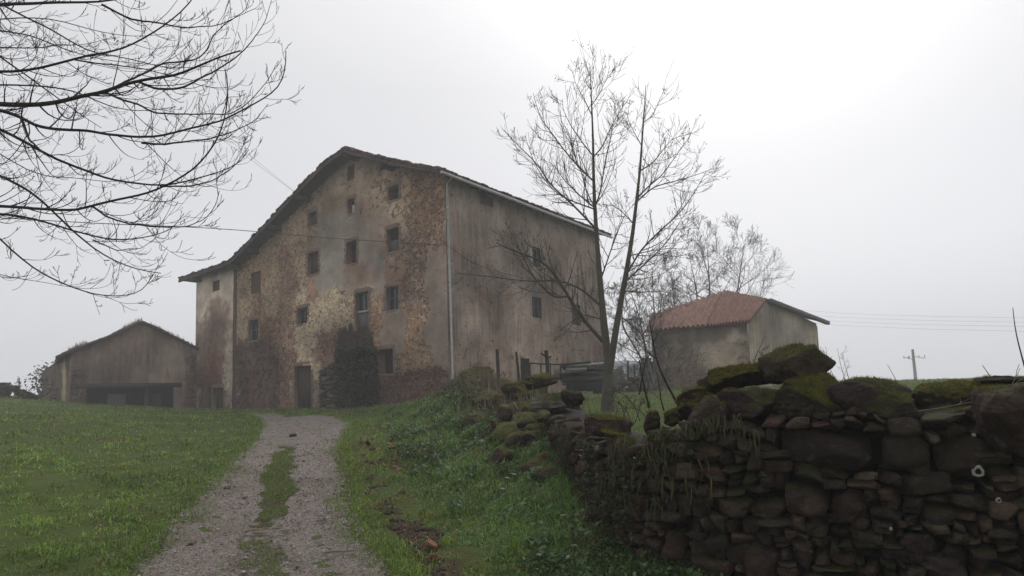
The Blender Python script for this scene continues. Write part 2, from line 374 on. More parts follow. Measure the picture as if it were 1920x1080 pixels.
def grass_ground():
    m = NT('turf_soil', .95, .15); v = m.coord()
    a = m.noise(v, .5, 5, .6); b = m.noise(v, 4, 6, .7); f = m.noise(v, 22, 4, .7)
    c = m.mix(m.rng(a, .3, .7), (.050, .075, .016), (.085, .115, .024))
    c = m.mix(m.rng(b, .5, .75, 0, .8), c, (.035, .045, .014))
    c = m.mix(m.rng(f, .45, .8, 0, .5), c, (.085, .085, .03))
    c = m.mix(m.rng(m.noise(v, 1.3, 4, .6), .60, .74, 0, .75), c, (.075, .05, .025))
    s = m.fac('soil'); c = m.mix(m.rng(m.math('ADD', s, m.rng(f, .2, .8, -.3, .3)), .3, .7), c, m.mix(m.rng(b, .3, .7), (.045, .028, .018), (.09, .06, .042)))
    m.bump(m.math('ADD', f, b), .9, .05); return m.done(c)
def soil_mask(x, y):
    """bare earth: along the track's right side, the worn bank foot, under the wall"""
    r = edge(EDR, y); d = x-r
    a = sstep(.15, .5, d)*(1-sstep(.5, 1.0, d))*(1-sstep(7, 15, y))*sstep(-.45, .35, fbm2(x, y, 1.7, 77, 4))*.95
    sd, al = wall_dist(x, y); b = np.maximum((np.abs(sd) < .5)*1.0, sstep(-1.5, -.3, sd)*(sd < .5)*sstep(8.5, 11, y)*(1-sstep(18, 21, y))*sstep(-.25, .25, fbm2(x, y, 1.1, 29, 4)))
    c = (1-sstep(.0, .35, np.abs(x-edge(EDL, y))))*.55
    h = sstep(30, 33, y)*(1-sstep(44, 52, y))*(x < -4)*(x > -22)*.25
    return np.clip(np.maximum.reduce([a, b*.9, c, h]), 0, 1)
ground = tag(mesh('ground', GV, [np.stack([I, I+1, I+nx+1, I+nx], -1)], grass_ground(), smooth=True, attrs={'soil': soil_mask(GV[:, 0], GV[:, 1])}), kind='structure')
# gravel track sheet
gy = [2.0]
while gy[-1] < ROAD_END: gy.append(gy[-1]+.035*max(1, gy[-1]/6))
gy = np.array(gy); gs = np.linspace(-.06, 1.06, 90)
GL, GR = edge(EDL, gy), edge(EDR, gy)
RX = GL[:, None]+(GR-GL)[:, None]*gs[None]; RY = np.repeat(gy[:, None], len(gs), 1)
rut = -.05*(np.exp(-((gs-.2)/.12)**2)+np.exp(-((gs-.78)/.12)**2))[None]*(1-sstep(12, 25, RY))
RZ = terrain(RX, RY)+.022+.012*fbm2(RX, RY, 9, 31, 3)+rut*.35
dl = (RX-GL[:, None]); dr = (GR[:, None]-RX)
keep = np.minimum(dl, dr) > .22*fbm2(RX, RY, 2.2, 21, 5)+.02
keep &= ~((RY > 99) & ((median_mask(RX, RY)+.55*fbm2(RX, RY, 4.5, 8, 4)) > .62))
keep &= RY < ROAD_END-1.0+3*fbm2(RX, RY, .55, 4, 4)
na, nb = RX.shape
I2 = (np.arange(na-1)[:, None]*nb+np.arange(nb-1)[None]); kc = keep[:-1, :-1] & keep[1:, :-1] & keep[:-1, 1:] & keep[1:, 1:]; I2 = I2[kc]
def gravel_mat():
    m = NT('gravel', .95, .2); v = m.coord(); vo = m.vor(v, 42); vo2 = m.vor(v, 95)
    sc = m.n('ShaderNodeSeparateColor', {0: vo.outputs['Color']}); s2 = m.n('ShaderNodeSeparateColor', {0: vo2.outputs['Color']})
    c = m.mix(sc.outputs[0], (.185, .16, .142), (.37, .33, .30)); c = m.mix(m.rng(s2.outputs[1], .5, 1, 0, .7), c, (.23, .19, .17))
    c = m.mix(m.rng(sc.outputs[2], .9, 1), c, (.45, .41, .38)); c = m.mix(m.rng(sc.outputs[1], .88, 1), c, (.22, .12, .085))
    a = m.noise(v, 1.3, 5, .65); c = m.mix(m.rng(a, .48, .66, 0, .8), c, (.20, .16, .125))
    c = m.mix(m.rng(m.noise(v, 5, 5, .7), .56, .72, 0, .7), c, (.075, .06, .035)); c = m.mix(m.rng(m.math('ADD', m.fac('crown'), m.rng(m.noise(v, 7, 5, .7), .2, .8, -.5, .5)), .35, .65), c, (.062, .06, .026))
    m.bump(m.math('ADD', vo.outputs['Distance'], vo2.outputs['Distance']), .9, .025); return m.done(c)
tag(mesh('gravel_track', np.stack([RX, RY, RZ], -1).reshape(-1, 3), [np.stack([I2, I2+1, I2+nb+1, I2+nb], -1)], gravel_mat(), smooth=True, attrs={'crown': np.maximum(median_mask(RX, RY)*.95, .62*sstep(20, 33, RY)).ravel()}), kind='structure')
# ------------------------------------------------------------------ the farmhouse
HC = np.array((-2.92, 28.0, 0.0)); HU = np.array((-.786, .619, 0)); HU /= np.linalg.norm(HU); HW = np.array((-HU[1]*-1, HU[0]*-1, 0))
HW = np.array((HU[1], -HU[0], 0))                                   # into the house, along its depth
UPV = np.array((0, 0, 1.0))
def wall_px(px, py, org, u, inw, off=0.0):
    p = plane_hit(px, py, org+inw*off, inw)-org; return p@u, p[2]
def ftz(px, py, off=0.0): return wall_px(px, py, HC, HU, HW, off)
def rtz(px, py, off=0.0): return wall_px(px, py, HC, HW, HU, off)   # right-hand long wall, inward = HU
def inside(px, py, r, soft):
    x0, y0, x1, y1 = r
    return sstep(x0-soft, x0+soft, px)*(1-sstep(x1-soft, x1+soft, px))*sstep(y0-soft, y0+soft, py)*(1-sstep(y1-soft, y1+soft, py))
def wall_grid(name, org, u, inw, T, z0, topfn, holes, paint, base, mat, parent, step=.11, seed=0, rub0=0.0, warp=6.0):
    h = [q for r in holes for q in (r[0], r[1])]; hz = [q for r in holes for q in (r[2], r[3])]
    ts = np.unique(np.round(np.concatenate([np.arange(T[0], T[1], step), [T[1]], h]), 4)); ts = ts[(ts >= T[0]) & (ts <= T[1])]
    zm = max(topfn(t) for t in ts)
    zs = np.unique(np.round(np.concatenate([np.arange(z0, zm+step, step), hz]), 4))
    TT, ZZ = np.meshgrid(ts, zs); tops = np.array([topfn(t) for t in ts])[None, :]
    Zc = np.minimum(ZZ, tops)
    P = org+TT[..., None]*u+Zc[..., None]*UPV; shp = TT.shape
    bulge = .03*fbm(np.stack([TT*.8, Zc*.8, TT*0+seed], -1), seed, 4)
    px, py = project(P)
    wx = px+warp*(2.6*fbm(np.stack([TT*.8, Zc*.8, TT*0+seed+9], -1), seed+1, 6)+1.2*fbm(np.stack([TT*3.5, Zc*3.5, TT*0+seed+3], -1), seed+3, 3)); wy = py+warp*(2.6*fbm(np.stack([TT*.8, Zc*.8, TT*0+seed+17], -1), seed+2, 6)+1.6*fbm(np.stack([TT*3.5, Zc*3.5, TT*0+seed+5], -1), seed+4, 3))
    C = np.ones(shp+(3,))*np.array(base); R = np.ones(shp)*rub0; mot = fbm(np.stack([TT*.55, Zc*.55, TT*0+seed+40], -1), seed+6, 5)
    for r, c, st, rub, soft in paint:
        k = inside(wx, wy, r, soft)*st; C = C*(1-k[..., None])+np.array(c)*k[..., None]
        if rub is not None: R = R*(1-k)+rub*k
    C = C*(1+.42*np.clip(mot*1.7, -1, 1))[..., None]*np.array((1, 1, 1))+np.clip(fbm(np.stack([TT*1.7, Zc*1.7, TT*0+seed+60], -1), seed+8, 4)*1.6, 0, 1)[..., None]*np.array((-.004, -.022, -.024)); C = np.maximum(C, .01)
    P = P+bulge[..., None]*inw
    n = len(ts); i = (np.arange(len(zs)-1)[:, None]*n+np.arange(n-1)[None])
    tc_ = (TT[:-1, :-1]+TT[1:, 1:])/2; zl = ZZ[:-1, :-1]; zc_ = (ZZ[:-1, :-1]+ZZ[1:, 1:])/2; tp = np.repeat((tops[:, :-1]+tops[:, 1:])/2, len(zs)-1, 0)
    ok = zl < tp-.004
    for r in holes: ok &= ~((tc_ > r[0]) & (tc_ < r[1]) & (zc_ > r[2]) & (zc_ < r[3]))
    i = i[ok]
    q = np.stack([i, i+1, i+n+1, i+n], -1)
    if np.cross(u, UPV)@inw > 0: q = q[:, ::-1]
    return mesh(name, P.reshape(-1, 3), [q], mat, parent, None, C.reshape(-1, 3), True, {'rub': R.ravel(), 'fuv': np.stack([TT+seed*7, Zc, TT*0], -1).reshape(-1, 3)})
M_WALL = wall_mat('weathered_masonry', 0.0); M_SIDE = wall_mat('streaked_render', 1.0)
M_SAND = simple('red_sandstone', (.24, .165, .13), (.165, .11, .088), 4, .95, .5)
M_DARK = simple('room_shade', (.022, .019, .017), (.035, .029, .026), 3, 1)  # near black: the shade of unlit rooms is put into the colour
M_BOARD = simple('old_boards', (.055, .038, .03), (.09, .065, .05), 5, .9, .6, stretch=(6, 6, .5))
M_BRICKED = simple('walled_up_infill', (.11, .07, .058), (.075, .05, .043), 4, .95, .6)
M_PALE = simple('pale_panel', (.42, .42, .43), (.33, .33, .34), 5, .8)
M_GREYP = simple('grey_panel', (.135, .12, .112), (.09, .08, .076), 5, .85)
M_SASH = simple('grey_green_paint', (.13, .15, .14), (.09, .10, .095), 8, .7)
gl = NT('old_glass', .18, .5); M_GLASS = gl.done((.018, .021, .021))
M_BEAM = simple('grey_timber', (.085, .07, .06), (.05, .042, .038), 4, .9, .6, stretch=(1, 1, 1))
M_SOFFIT = simple('dark_soffit_boards', (.075, .058, .05), (.045, .036, .032), 5, .95, .6)
M_ZINC = simple('dull_zinc', (.50, .49, .48), (.36, .35, .34), 6, .55, .1, spec=.5)
M_TILE_OLD = simple('mossy_old_tiles', (.115, .072, .055), (.065, .05, .038), 1.6, .95, .6)
M_TILE_RED = None
def roofpatch(mb, A, B, Cc, D, per=.24, amp=.045, thick=.10, sag=.03, seed=0, step=.36):
    """tiles over the quad A-B (eave) C-D (ridge, C above B): channels run eave to ridge; soffit below"""
    A, B, Cc, D = (np.asarray(q, float) for q in (A, B, Cc, D))
    L = max(np.linalg.norm(B-A), np.linalg.norm(Cc-D)); W = max(np.linalg.norm(D-A), np.linalg.norm(Cc-B))
    nu = max(4, int(L/per*6)); nv = max(3, int(W/step*3))
    u = np.linspace(0, 1, nu+1)[None, :, None]; v = np.linspace(0, 1, nv+1)[:, None, None]
    P = (A*(1-u)+B*u)*(1-v)+(D*(1-u)+Cc*u)*v
    n = np.cross(B-A, D-A); n /= np.linalg.norm(n); n = n if n[2] > 0 else -n
    ph = u[..., 0]*L/per; row = v[..., 0]*W/step; rj = _h(np.floor(ph).astype(int), np.floor(row).astype(int), np.zeros_like(np.floor(ph+row).astype(int)), seed)
    h = amp*(np.abs(np.sin(ph*PI))*1.5-.5)+.028*(1-(row % 1))+.022*(rj-.5)+sag*fbm(P*.5, seed, 3)
    T = P+n*(h+thick)[..., None]; Bt = P+0*T
    m = nu+1; i = (np.arange(nv)[:, None]*m+np.arange(nu)[None]).ravel(); q = np.stack([i, i+1, i+m+1, i+m], -1)
    tint = .78+.44*rj; 
    mb.add(T.reshape(-1, 3), Q=q, col=np.repeat(tint.reshape(-1, 1), 3, 1))
    mb.add(Bt.reshape(-1, 3), Q=q[:, ::-1], col=(.6, .6, .6))
    k = m*(nv+1)
    ring = np.concatenate([np.arange(m), np.arange(1, nv+1)*m+nu, nv*m+np.arange(nu-1, -1, -1), np.arange(nv-1, 0, -1)*m])
    VV = np.concatenate([T.reshape(-1, 3)[ring], Bt.reshape(-1, 3)[ring]]); r = len(ring); j = np.arange(r); j2 = (j+1) % r
    mb.add(VV, Q=np.stack([j, j2, r+j2, r+j], -1), col=(.7, .7, .7))
house = thing('stone_farmhouse', 'huge weathered stone farmhouse with a wide gable front and tall downpipe at its corner', 'house', tuple(HC+HU*9+HW*6))
# roof line: where the verge stands in the picture -> profile across the gable (t across, z up) in the plane .8 m before the wall
OV = -.85
verge = [ftz(px, py, OV) for px, py in [(812, 322), (728, 299), (645, 277), (610, 301), (560, 352), (483, 434), (433, 486), (417, 494), (335, 522)]]
EAVE_OUT = verge[0]
pk = int(np.argmax([q[1] for q in verge]))
prof = [(verge[0][0], verge[0][1])]+verge[1:]
prof[0] = (min(prof[0][0], -.62), prof[0][1])
pt_, pz_ = np.array(prof)[:, 0], np.array(prof)[:, 1]
def roof_under(t): return float(np.interp(t, pt_, pz_))-.16
DEPTH = 14.0
M_TILE_OLD = None
def tile_mat(name, c1, c2, dark, moss=.3):
    m = NT(name, .92, .2); v = m.coord(); a = m.noise(v, 1.2, 5, .65); b = m.noise(v, 9, 5, .7)
    c = m.mix(m.rng(a, .3, .7), c1, c2); c = m.mix(1.0, c, m.col(), 'MULTIPLY'); c = m.mix(m.rng(b, .5, .8, 0, .6), c, dark)
    c = m.mix(m.rng(m.noise(v, 2.6, 5, .7), .58, .72, 0, moss), c, (.06, .06, .025)); m.bump(b, .5, .02); return m.done(c)
M_TILE_OLD = tile_mat('mossy_old_tiles', (.12, .078, .062), (.075, .058, .048), (.035, .03, .026), .6)
M_TILE_RED = tile_mat('red_clay_tiles', (.235, .122, .095), (.18, .098, .078), (.10, .058, .047), .3)
rf = MB()
for (ta, za), (tb, zb), s in [(prof[i], prof[i+1], i) for i in range(len(prof)-1)]:
    if za < zb: lo, hi = (ta, za), (tb, zb)
    else: lo, hi = (tb, zb), (ta, za)
    f0 = HC+HW*OV; b0 = HC+HW*(DEPTH+.7)
    A = f0+HU*lo[0]+UPV*(lo[1]-.16); B = b0+HU*lo[0]+UPV*(lo[1]-.16); Cq = b0+HU*hi[0]+UPV*(hi[1]-.16); D = f0+HU*hi[0]+UPV*(hi[1]-.16)
    roofpatch(rf, A, B, Cq, D, .26, .05, .10, .05, s)
ridge = MB()
roof = rf.build('roof', M_TILE_OLD, house, smooth=False)
rp = MB()
for k in np.arange(OV, DEPTH+.7, .42):
    t0, z0 = prof[pk]; c = HC+HU*t0+HW*(k+.2)+UPV*(z0+.02+.02*math.sin(k*9))
    W_, Q_ = rock((.15, .24, .12), 5, 3, .08, 0, int(k*10)+50); a = math.atan2(HW[1], HW[0])
    rp.add(W_ @ rotz(a-PI/2).T+c, Q=Q_)
rp.build('ridge_tiles', M_TILE_OLD, roof)
vt = MB(); r_ = np.random.default_rng(3)
for i in range(len(prof)-1):
    (ta, za), (tb, zb) = prof[i], prof[i+1]; L = math.hypot(tb-ta, zb-za)
    for k in range(int(L/.30)):
        f = (k+.5)/int(L/.30); W_, Q_ = rock((.19, .17, .075), 5, 4, .15, 1, int(r_.integers(1e6))); an = -math.atan2(zb-za, tb-ta)+r_.normal(0, .12); W_ = W_ @ roteuler(r_.normal(0, .1), an, 0).T
        vt.add(W_ @ np.stack([HU, HW, UPV])+HC+HU*(ta+(tb-ta)*f)+UPV*(za+(zb-za)*f+.02+r_.normal(0, .02))+HW*(OV+.12+r_.normal(0, .03)), Q=Q_, col=np.ones(3)*r_.uniform(.6, 1.3))
et = HC+HU*prof[0][0]+UPV*prof[0][1]
for k in range(int((DEPTH+1.4)/.27)):
    W_, Q_ = rock((.16, .10, .055), 5, 3.5, .12, 1, int(r_.integers(1e6))); vt.add(W_ @ roteuler(0, -.35+r_.normal(0, .1), r_.normal(0, .1)).T @ np.stack([HU, HW, UPV])+et+HU*(.02+r_.normal(0, .035))+HW*(OV+.1+k*.27)+UPV*(.0+r_.normal(0, .02)), Q=Q_, col=np.ones(3)*r_.uniform(.6, 1.3))
vt.build('edge_tiles', M_TILE_OLD, roof)
# window and door openings (picture rectangles on the wall planes)
FW = [('window', (652, 311, 665, 337), 'bricked'), ('window', (652, 373, 665, 401), 'pale'), ('window', (729, 349, 747, 374), 'dark'), ('window', (579, 398, 594, 422), 'boarded'),
      ('window', (649, 453, 668, 494), 'dark'), ('window', (726, 428, 748, 471), 'halfgrey'), ('window', (577, 473, 597, 513), 'boarded'), ('window', (471, 510, 489, 549), 'bricked'),
      ('window', (467, 600, 484, 638), 'sash'), ('window', (558, 578, 576, 607), 'sash'), ('balcony_door', (667, 548, 691, 619), 'balcony'), ('window', (725, 538, 748, 581), 'sash'),
      ('window', (711, 655, 737, 701), 'dark'), ('door', (553, 686, 584, 768), 'door'), ('window', (404, 527, 417, 546), 'bricked'), ('door', (404, 727, 424, 771), 'door'),
      ('niche', (712, 303, 733, 317), 'bricked')]
RW = [('niche', (902, 361, 924, 385), 'bricked'), ('window', (992, 463, 1013, 499), 'shutter'), ('window', (998, 558, 1015, 596), 'sash'), ('window', (1072, 571, 1088, 609), 'boarded'), ('door', (977, 672, 993, 735), 'dark')]
def rect_tz(fn, r):
    x0, y0, x1, y1 = r; ym, xm = (y0+y1)/2, (x0+x1)/2
    ta, tb = sorted((fn(x0, ym)[0], fn(x1, ym)[0])); return ta, tb, fn(xm, y1)[1], fn(xm, y0)[1]
def opening(parent, org, u, inw, r, kind, style, seed=0, surround=M_SAND, dressed=True):
    t0, t1, z0, z1 = r; w, h = t1-t0, z1-z0
    P = lambda t, z, o: org+u*t+UPV*z+inw*o
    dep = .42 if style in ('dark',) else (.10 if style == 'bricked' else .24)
    mb = MB()                                                        # reveal + back
    V = [P(t0, z0, -.01), P(t1, z0, -.01), P(t1, z1, -.01), P(t0, z1, -.01), P(t0, z0, dep), P(t1, z0, dep), P(t1, z1, dep), P(t0, z1, dep)]
    mb.add(V, Q=[(0, 1, 5, 4), (1, 2, 6, 5), (2, 3, 7, 6), (3, 0, 4, 7)])
    win = mb.build(kind, surround, parent)
    back = MB(); back.add([P(t0, z0, dep), P(t1, z0, dep), P(t1, z1, dep), P(t0, z1, dep)], Q=[(0, 1, 2, 3)])
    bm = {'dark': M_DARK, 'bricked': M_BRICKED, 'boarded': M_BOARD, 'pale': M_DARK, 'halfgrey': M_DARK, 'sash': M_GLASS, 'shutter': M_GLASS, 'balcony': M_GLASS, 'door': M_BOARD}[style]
    back.build({'dark': 'dark_interior', 'bricked': 'infill', 'boarded': 'shutter', 'door': 'door_leaf'}.get(style, 'pane'), bm, win)  # M_DARK backs are sheets coloured as room shade, not glass
    def slab(name, a0, a1, b0, b1, o, m, th=.04):
        s = MB(); s.box(P(a0, b0, o), u*(a1-a0), UPV*(b1-b0), inw*th); s.build(name, m, win)
    if style == 'pale': slab('panel', t0+w*.05, t1-w*.35, z0+.02, z0+h*.62, dep-.12, M_PALE)
    if style == 'halfgrey': slab('panel', t0+.03, t1-.03, z0+.02, z0+h*.5, dep-.1, M_GREYP)
    if style in ('sash', 'balcony', 'shutter'):
        s = MB(); o = dep-.05; b = .055
        s.box(P(t0, z0, o), u*b, UPV*h, inw*.04); s.box(P(t1-b, z0, o), u*b, UPV*h, inw*.04); s.box(P((t0+t1)/2-b/2, z0, o+.003), u*b, UPV*h, inw*.037)
        s.box(P(t0+b, z1-b, o+.001), u*(w-2*b), UPV*b, inw*.04); s.box(P(t0+b, z0, o+.001), u*(w-2*b), UPV*b, inw*.04); s.box(P(t0+b, z0+h*.5, o+.005), u*(w-2*b), UPV*b*.8, inw*.03)
        s.build('sash', M_SASH, win)
    if style == 'balcony':
        slab('panel', t0+.02, t1-.02, z0+.02, z0+h*.46, dep-.13, M_GREYP); slab('rail', t0, t1, z0+h*.47, z0+h*.52, dep-.17, M_PALE, .05)
    if style == 'shutter': slab('shutter', t0+.02, t0+w*.42, z0+.03, z1-.03, dep-.16, M_PALE)
    if style == 'boarded' or style == 'door':
        s = MB()
        for k in range(4): s.box(P(t0+.02+k*(w-.04)/4, z0+.02, dep-.05-.006*(k % 2)), u*((w-.04)/4-.015), UPV*(h-.04), inw*.03)
        s.build('board', M_BOARD, win)
    if dressed and kind != 'niche' and style != 'bricked':
        s = MB(); r_ = np.random.default_rng(seed+99); e = .19
        def st(a0, a1, b0, b1):
            c = P((a0+a1)/2, (b0+b1)/2, .042); W_, Q_ = rock(((a1-a0)/2, .06, (b1-b0)/2), 5, 7, .03, 0, int(r_.integers(1e6)))
            B3 = np.stack([u, inw, UPV]); s.add(W_ @ B3+c, Q=Q_)
        st(t0-.22, t1+.22, z1, z1+.24)
        if kind == 'window': st(t0-.14, t1+.14, z0-.13, z0)
        zc_ = z0
        k = 0
        while zc_ < z1-.05:
            hh = min(r_.uniform(.24, .42), z1-zc_); e1 = e*(1.15 if k % 2 else .85); e2 = e*(.85 if k % 2 else 1.15)
            st(t0-e1, t0, zc_, zc_+hh); st(t1, t1+e2, zc_, zc_+hh); zc_ += hh; k += 1
        s.build('surround', surround, win)
    return win
fh = [rect_tz(ftz, r) for _, r, _ in FW]; rh = [rect_tz(rtz, r) for _, r, _ in RW]
T_SEAM = ftz(443, 640)[0]; T_END = ftz(371.5, 640)[0]; R_END = rtz(1127, 560)[0]
TAN, CRM, RED, MAR, GRY = (.30, .245, .182), (.43, .37, .28), (.205, .12, .088), (.080, .054, .048), (.20, .185, .165)
FP = [((440, 300, 640, 700), TAN, .9, 1.0, 14), ((590, 250, 790, 470), (.235, .19, .145), .9, .1, 14), ((700, 280, 840, 420), (.27, .215, .155), .7, .4, 14),
      ((590, 400, 725, 565), GRY, .9, -.2, 16), ((600, 455, 650, 560), (.175, .175, .155), .7, -.4, 10), ((525, 545, 700, 715), CRM, .95, 1.3, 14), ((445, 455, 500, 560), (.25, .19, .125), .7, .8, 8),
      ((775, 310, 832, 480), (.27, .175, .125), .75, .8, 10), ((745, 430, 835, 560), (.20, .145, .115), .7, .5, 12), ((755, 570, 806, 715), (.29, .21, .145), .9, 1.1, 8),
      ((722, 470, 760, 535), RED, .6, .0, 6), ((575, 512, 600, 565), RED, .8, -.1, 5), ((645, 492, 700, 545), RED, .55, -.1, 9), ((720, 576, 762, 655), (.15, .125, .105), .95, -.5, 8),
      ((690, 560, 722, 712), (.34, .24, .17), .85, 1.1, 5), ((516, 470, 552, 770), (.21, .14, .105), .75, .6, 5), ((800, 470, 850, 760), (.165, .14, .122), .85, -.1, 8),
      ((443, 636, 523, 775), MAR, .97, .3, 5), ((523, 650, 548, 775), (.17, .115, .09), .8, .4, 4), ((600, 620, 690, 700), (.13, .075, .062), .8, .6, 10), ((700, 695, 846, 775), (.098, .062, .050), .92, .5, 10),
      ((640, 615, 705, 775), (.035, .032, .022), .9, .4, 6), ((470, 548, 490, 600), RED, .7, .2, 4), ((483, 600, 520, 640), (.17, .09, .065), .8, .6, 5), ((690, 400, 735, 470), (.215, .16, .13), .6, .2, 8)]
EP = [((365, 520, 445, 625), (.41, .375, .32), .95, -.3, 10), ((388, 560, 425, 680), (.19, .135, .11), .85, .0, 6), ((365, 600, 430, 700), (.135, .10, .082), .85, .2, 10), ((425, 600, 445, 690), (.25, .22, .18), .7, .3, 4), ((365, 690, 425, 780), (.088, .068, .056), .92, .5, 8),
      ((420, 688, 436, 725), (.36, .32, .26), .9, .5, 4), ((428, 730, 443, 765), (.34, .30, .25), .9, .5, 3), ((388, 660, 415, 720), (.15, .07, .05), .7, .2, 6)]
wall_grid('front_wall', HC, HU, HW, (0, T_SEAM), -1.5, roof_under, [h for h, f in zip(fh, FW) if h[1] < T_SEAM], FP, (.265, .226, .186), M_WALL, house, .10, 1, .6, 7)
HC2 = HC-HW*.18                                                       # the lower end bay stands a hand's breadth proud
wall_grid('front_wall', HC2, HU, HW, (T_SEAM, T_END), -1.5, roof_under, [h for h in fh if h[0] > T_SEAM-.01], EP, (.25, .22, .18), M_WALL, house, .10, 4, .0, 6)
q_ = MB(); q_.add([HC2+HU*T_SEAM-UPV*1.5, HC+HU*T_SEAM-UPV*1.5, HC+HU*T_SEAM+UPV*roof_under(T_SEAM), HC2+HU*T_SEAM+UPV*roof_under(T_SEAM)], Q=[(0, 1, 2, 3)], col=(.2, .16, .12)); q_.build('front_wall', M_SAND, house)
RP = [((836, 440, 880, 760), (.165, .14, .122), .6, None, 14), ((880, 350, 940, 400), (.135, .11, .095), .6, None, 10), ((850, 330, 1150, 430), (.20, .17, .145), .5, None, 14), ((985, 590, 1015, 680), (.15, .12, .105), .8, None, 6), ((1060, 605, 1100, 690), (.17, .15, .14), .5, None, 8),
      ((850, 650, 1130, 760), (.235, .195, .16), .6, .25, 14), ((1110, 640, 1130, 690), (.16, .10, .085), .7, None, 6), ((836, 330, 850, 760), (.15, .135, .12), .7, None, 5), ((860, 560, 1120, 660), (.24, .20, .168), .5, None, 25)]
RT = roof_under(0)
wall_grid('side_wall', HC, HW, HU, (0, R_END), -1.0, lambda t: RT+.02, rh, RP, (.155, .130, .112), M_SIDE, house, .11, 2, .08, 9)
# the walls the camera does not face
bk = MB(); E0, E1 = HC+HW*R_END, HC+HU*T_END+HW*R_END
for t0, t1 in zip(np.linspace(0, T_END, 12)[:-1], np.linspace(0, T_END, 12)[1:]):
    bk.add([E0+HU*t0-UPV, E0+HU*t1-UPV, E0+HU*t1+UPV*roof_under(t1), E0+HU*t0+UPV*roof_under(t0)], Q=[(0, 1, 2, 3)], col=(.2, .17, .14))
bk.add([HC2+HU*T_END-UPV, E1-UPV, E1+UPV*roof_under(T_END), HC2+HU*T_END+UPV*roof_under(T_END)], Q=[(0, 1, 2, 3)], col=(.2, .17, .14))
bk.build('rear_wall', simple('rear_render', (.20, .17, .145), (.15, .125, .105), 1.5), house)
for k, ((kind, r, style), h) in enumerate(zip(FW, fh)): opening(house, HC if h[1] < T_SEAM else HC2, HU, HW, h, kind, style, k+1)
for k, ((kind, r, style), h) in enumerate(zip(RW, rh)): opening(house, HC, HW, HU, h, kind, style, k+41, M_BRICKED, False)
# purlin ends under the verge, the soffit brackets
for t in (prof[pk][0], 3.6, 11.0, 14.0, 16.6, T_SEAM-.4, T_END-.6):
    z = roof_under(t); b = MB(); b.box(HC+HU*(t-.13)+UPV*(z-.30)+HW*(OV+.06), HU*.26, UPV*.27, HW*(-OV+.3)); b.build('purlin', M_BEAM, house)
fa = MB()                                                             # verge board
for (ta, za), (tb, zb) in zip(prof[:-1], prof[1:]):
    a = HC+HW*(OV-.02)+HU*ta+UPV*(za-.30); b = HC+HW*(OV-.02)+HU*tb+UPV*(zb-.30); fa.box(a, b-a, UPV*.15, HW*.06)
fa.build('verge_board', M_SOFFIT, house)
for k in np.arange(.3, R_END, .75):                                    # rafter tails along the long eave
    b = MB(); b.box(HC+HW*k+HU*-.55+UPV*(RT-.13-.19), HW*.12, HU*.6+UPV*.19, UPV*.11); b.build('rafter_tail', M_BEAM, house)
g = MB(); ge = HC+HU*(prof[0][0]-.05)+UPV*(prof[0][1]-.20)
tube_into(g, [ge+HW*(OV-.05)+UPV*.03, ge+HW*5, ge+HW*(DEPTH+.7)-UPV*.03], .075, 8)
gut = g.build('gutter', M_ZINC, house)
pT = HC-HW*.12-HU*.05; ptop = plane_hit(838, 342, HC-HU*.10, HU); pbot = plane_hit(850, 748, HC-HU*.10, HU)
dn = MB(); tube_into(dn, [ge+HW*(ptop-ge)@HW*1.0 if False else ptop+UPV*.28-HU*.42, ptop+UPV*.12-HU*.3, ptop-UPV*.05, (ptop+pbot)/2, pbot, pbot-UPV*.8], .055, 8)
dpipe = dn.build('downpipe', M_ZINC, house, smooth=True)
for f in (.12, .38, .62, .88):
    br = MB(); c = ptop*(1-f)+pbot*f; tube_into(br, [c-UPV*.04, c+UPV*.04], .075, 8); br.build('pipe_clip', M_ZINC, dpipe)
# outside stair block under the balcony door
M_STAIRS = stone_mat('damp_stair_stone', .35, ((.02, .026, .012), (.03, .03, .012)))
def stones_on(mb, fr, u, up, outn, L, H, seed, smin=.16, smax=.42, dep=.12, cols=None, n=5, skip=None, jit=.07, k=4.2, rough=.12, maxasp=2.6, cuts=3):
    """irregular masonry: a rectangle cut again and again, each cell one rough stone"""
    r = np.random.default_rng(seed); st = [(0, 0, L, H)]; outl = []
    while st:
        a, b, w, h = st.pop()
        tw = r.uniform(smin*1.2, smax*1.35); th = r.uniform(smin*.8, smax*.72)
        if w > tw and (w/h > 1.35 or h <= th) and w > smin*1.5:
            c = r.uniform(.36, .64)*w; st += [(a, b, c, h), (a+c, b, w-c, h)]
        elif h > th and h > smin*1.15:
            c = r.uniform(.36, .64)*h; st += [(a, b, w, c), (a, b+c, w, h-c)]
        else: outl.append((a, b, w, h))
    for a, b, w, h in outl:
        ca, cb = a+w/2, b+h/2
        if skip is not None and skip(ca, cb, w, h): continue
        g_ = r.uniform(-.004, .010); hw, hh = max(.02, w/2-g_), max(.016, h/2-g_)
        W_, Q_ = rock((hw*1.05, dep*r.uniform(.85, 1.1), hh*1.06), n, k, rough, cuts, int(r.integers(1e6)), .009)
        W_ = W_ @ roteuler(r.normal(0, .13), r.normal(0, jit), r.normal(0, .13)).T
        o = fr(ca, cb); uu, nn = (u(ca) if callable(u) else u), (outn(ca) if callable(outn) else outn)
        B3 = np.stack([uu, -nn, up]); c = cols[int(r.integers(len(cols)))]*r.uniform(.5, 1.75)
        mb.add(W_ @ B3+o+nn*r.normal(0, .018), Q=Q_, col=c)
DKST = [np.array(c) for c in ((.11, .085, .068), (.15, .115, .09), (.09, .075, .063), (.18, .14, .105))]
sa, sb = ftz(704, 720)[0], ftz(600, 720, -1.1)[0]; smid = ftz(642, 700, -1.1)[0]
zlo = ftz(620, 692, -1.25)[1]; zhi = ftz(675, 655, -1.25)[1]; zb_ = -.6+EYE-.6
stb = MB()
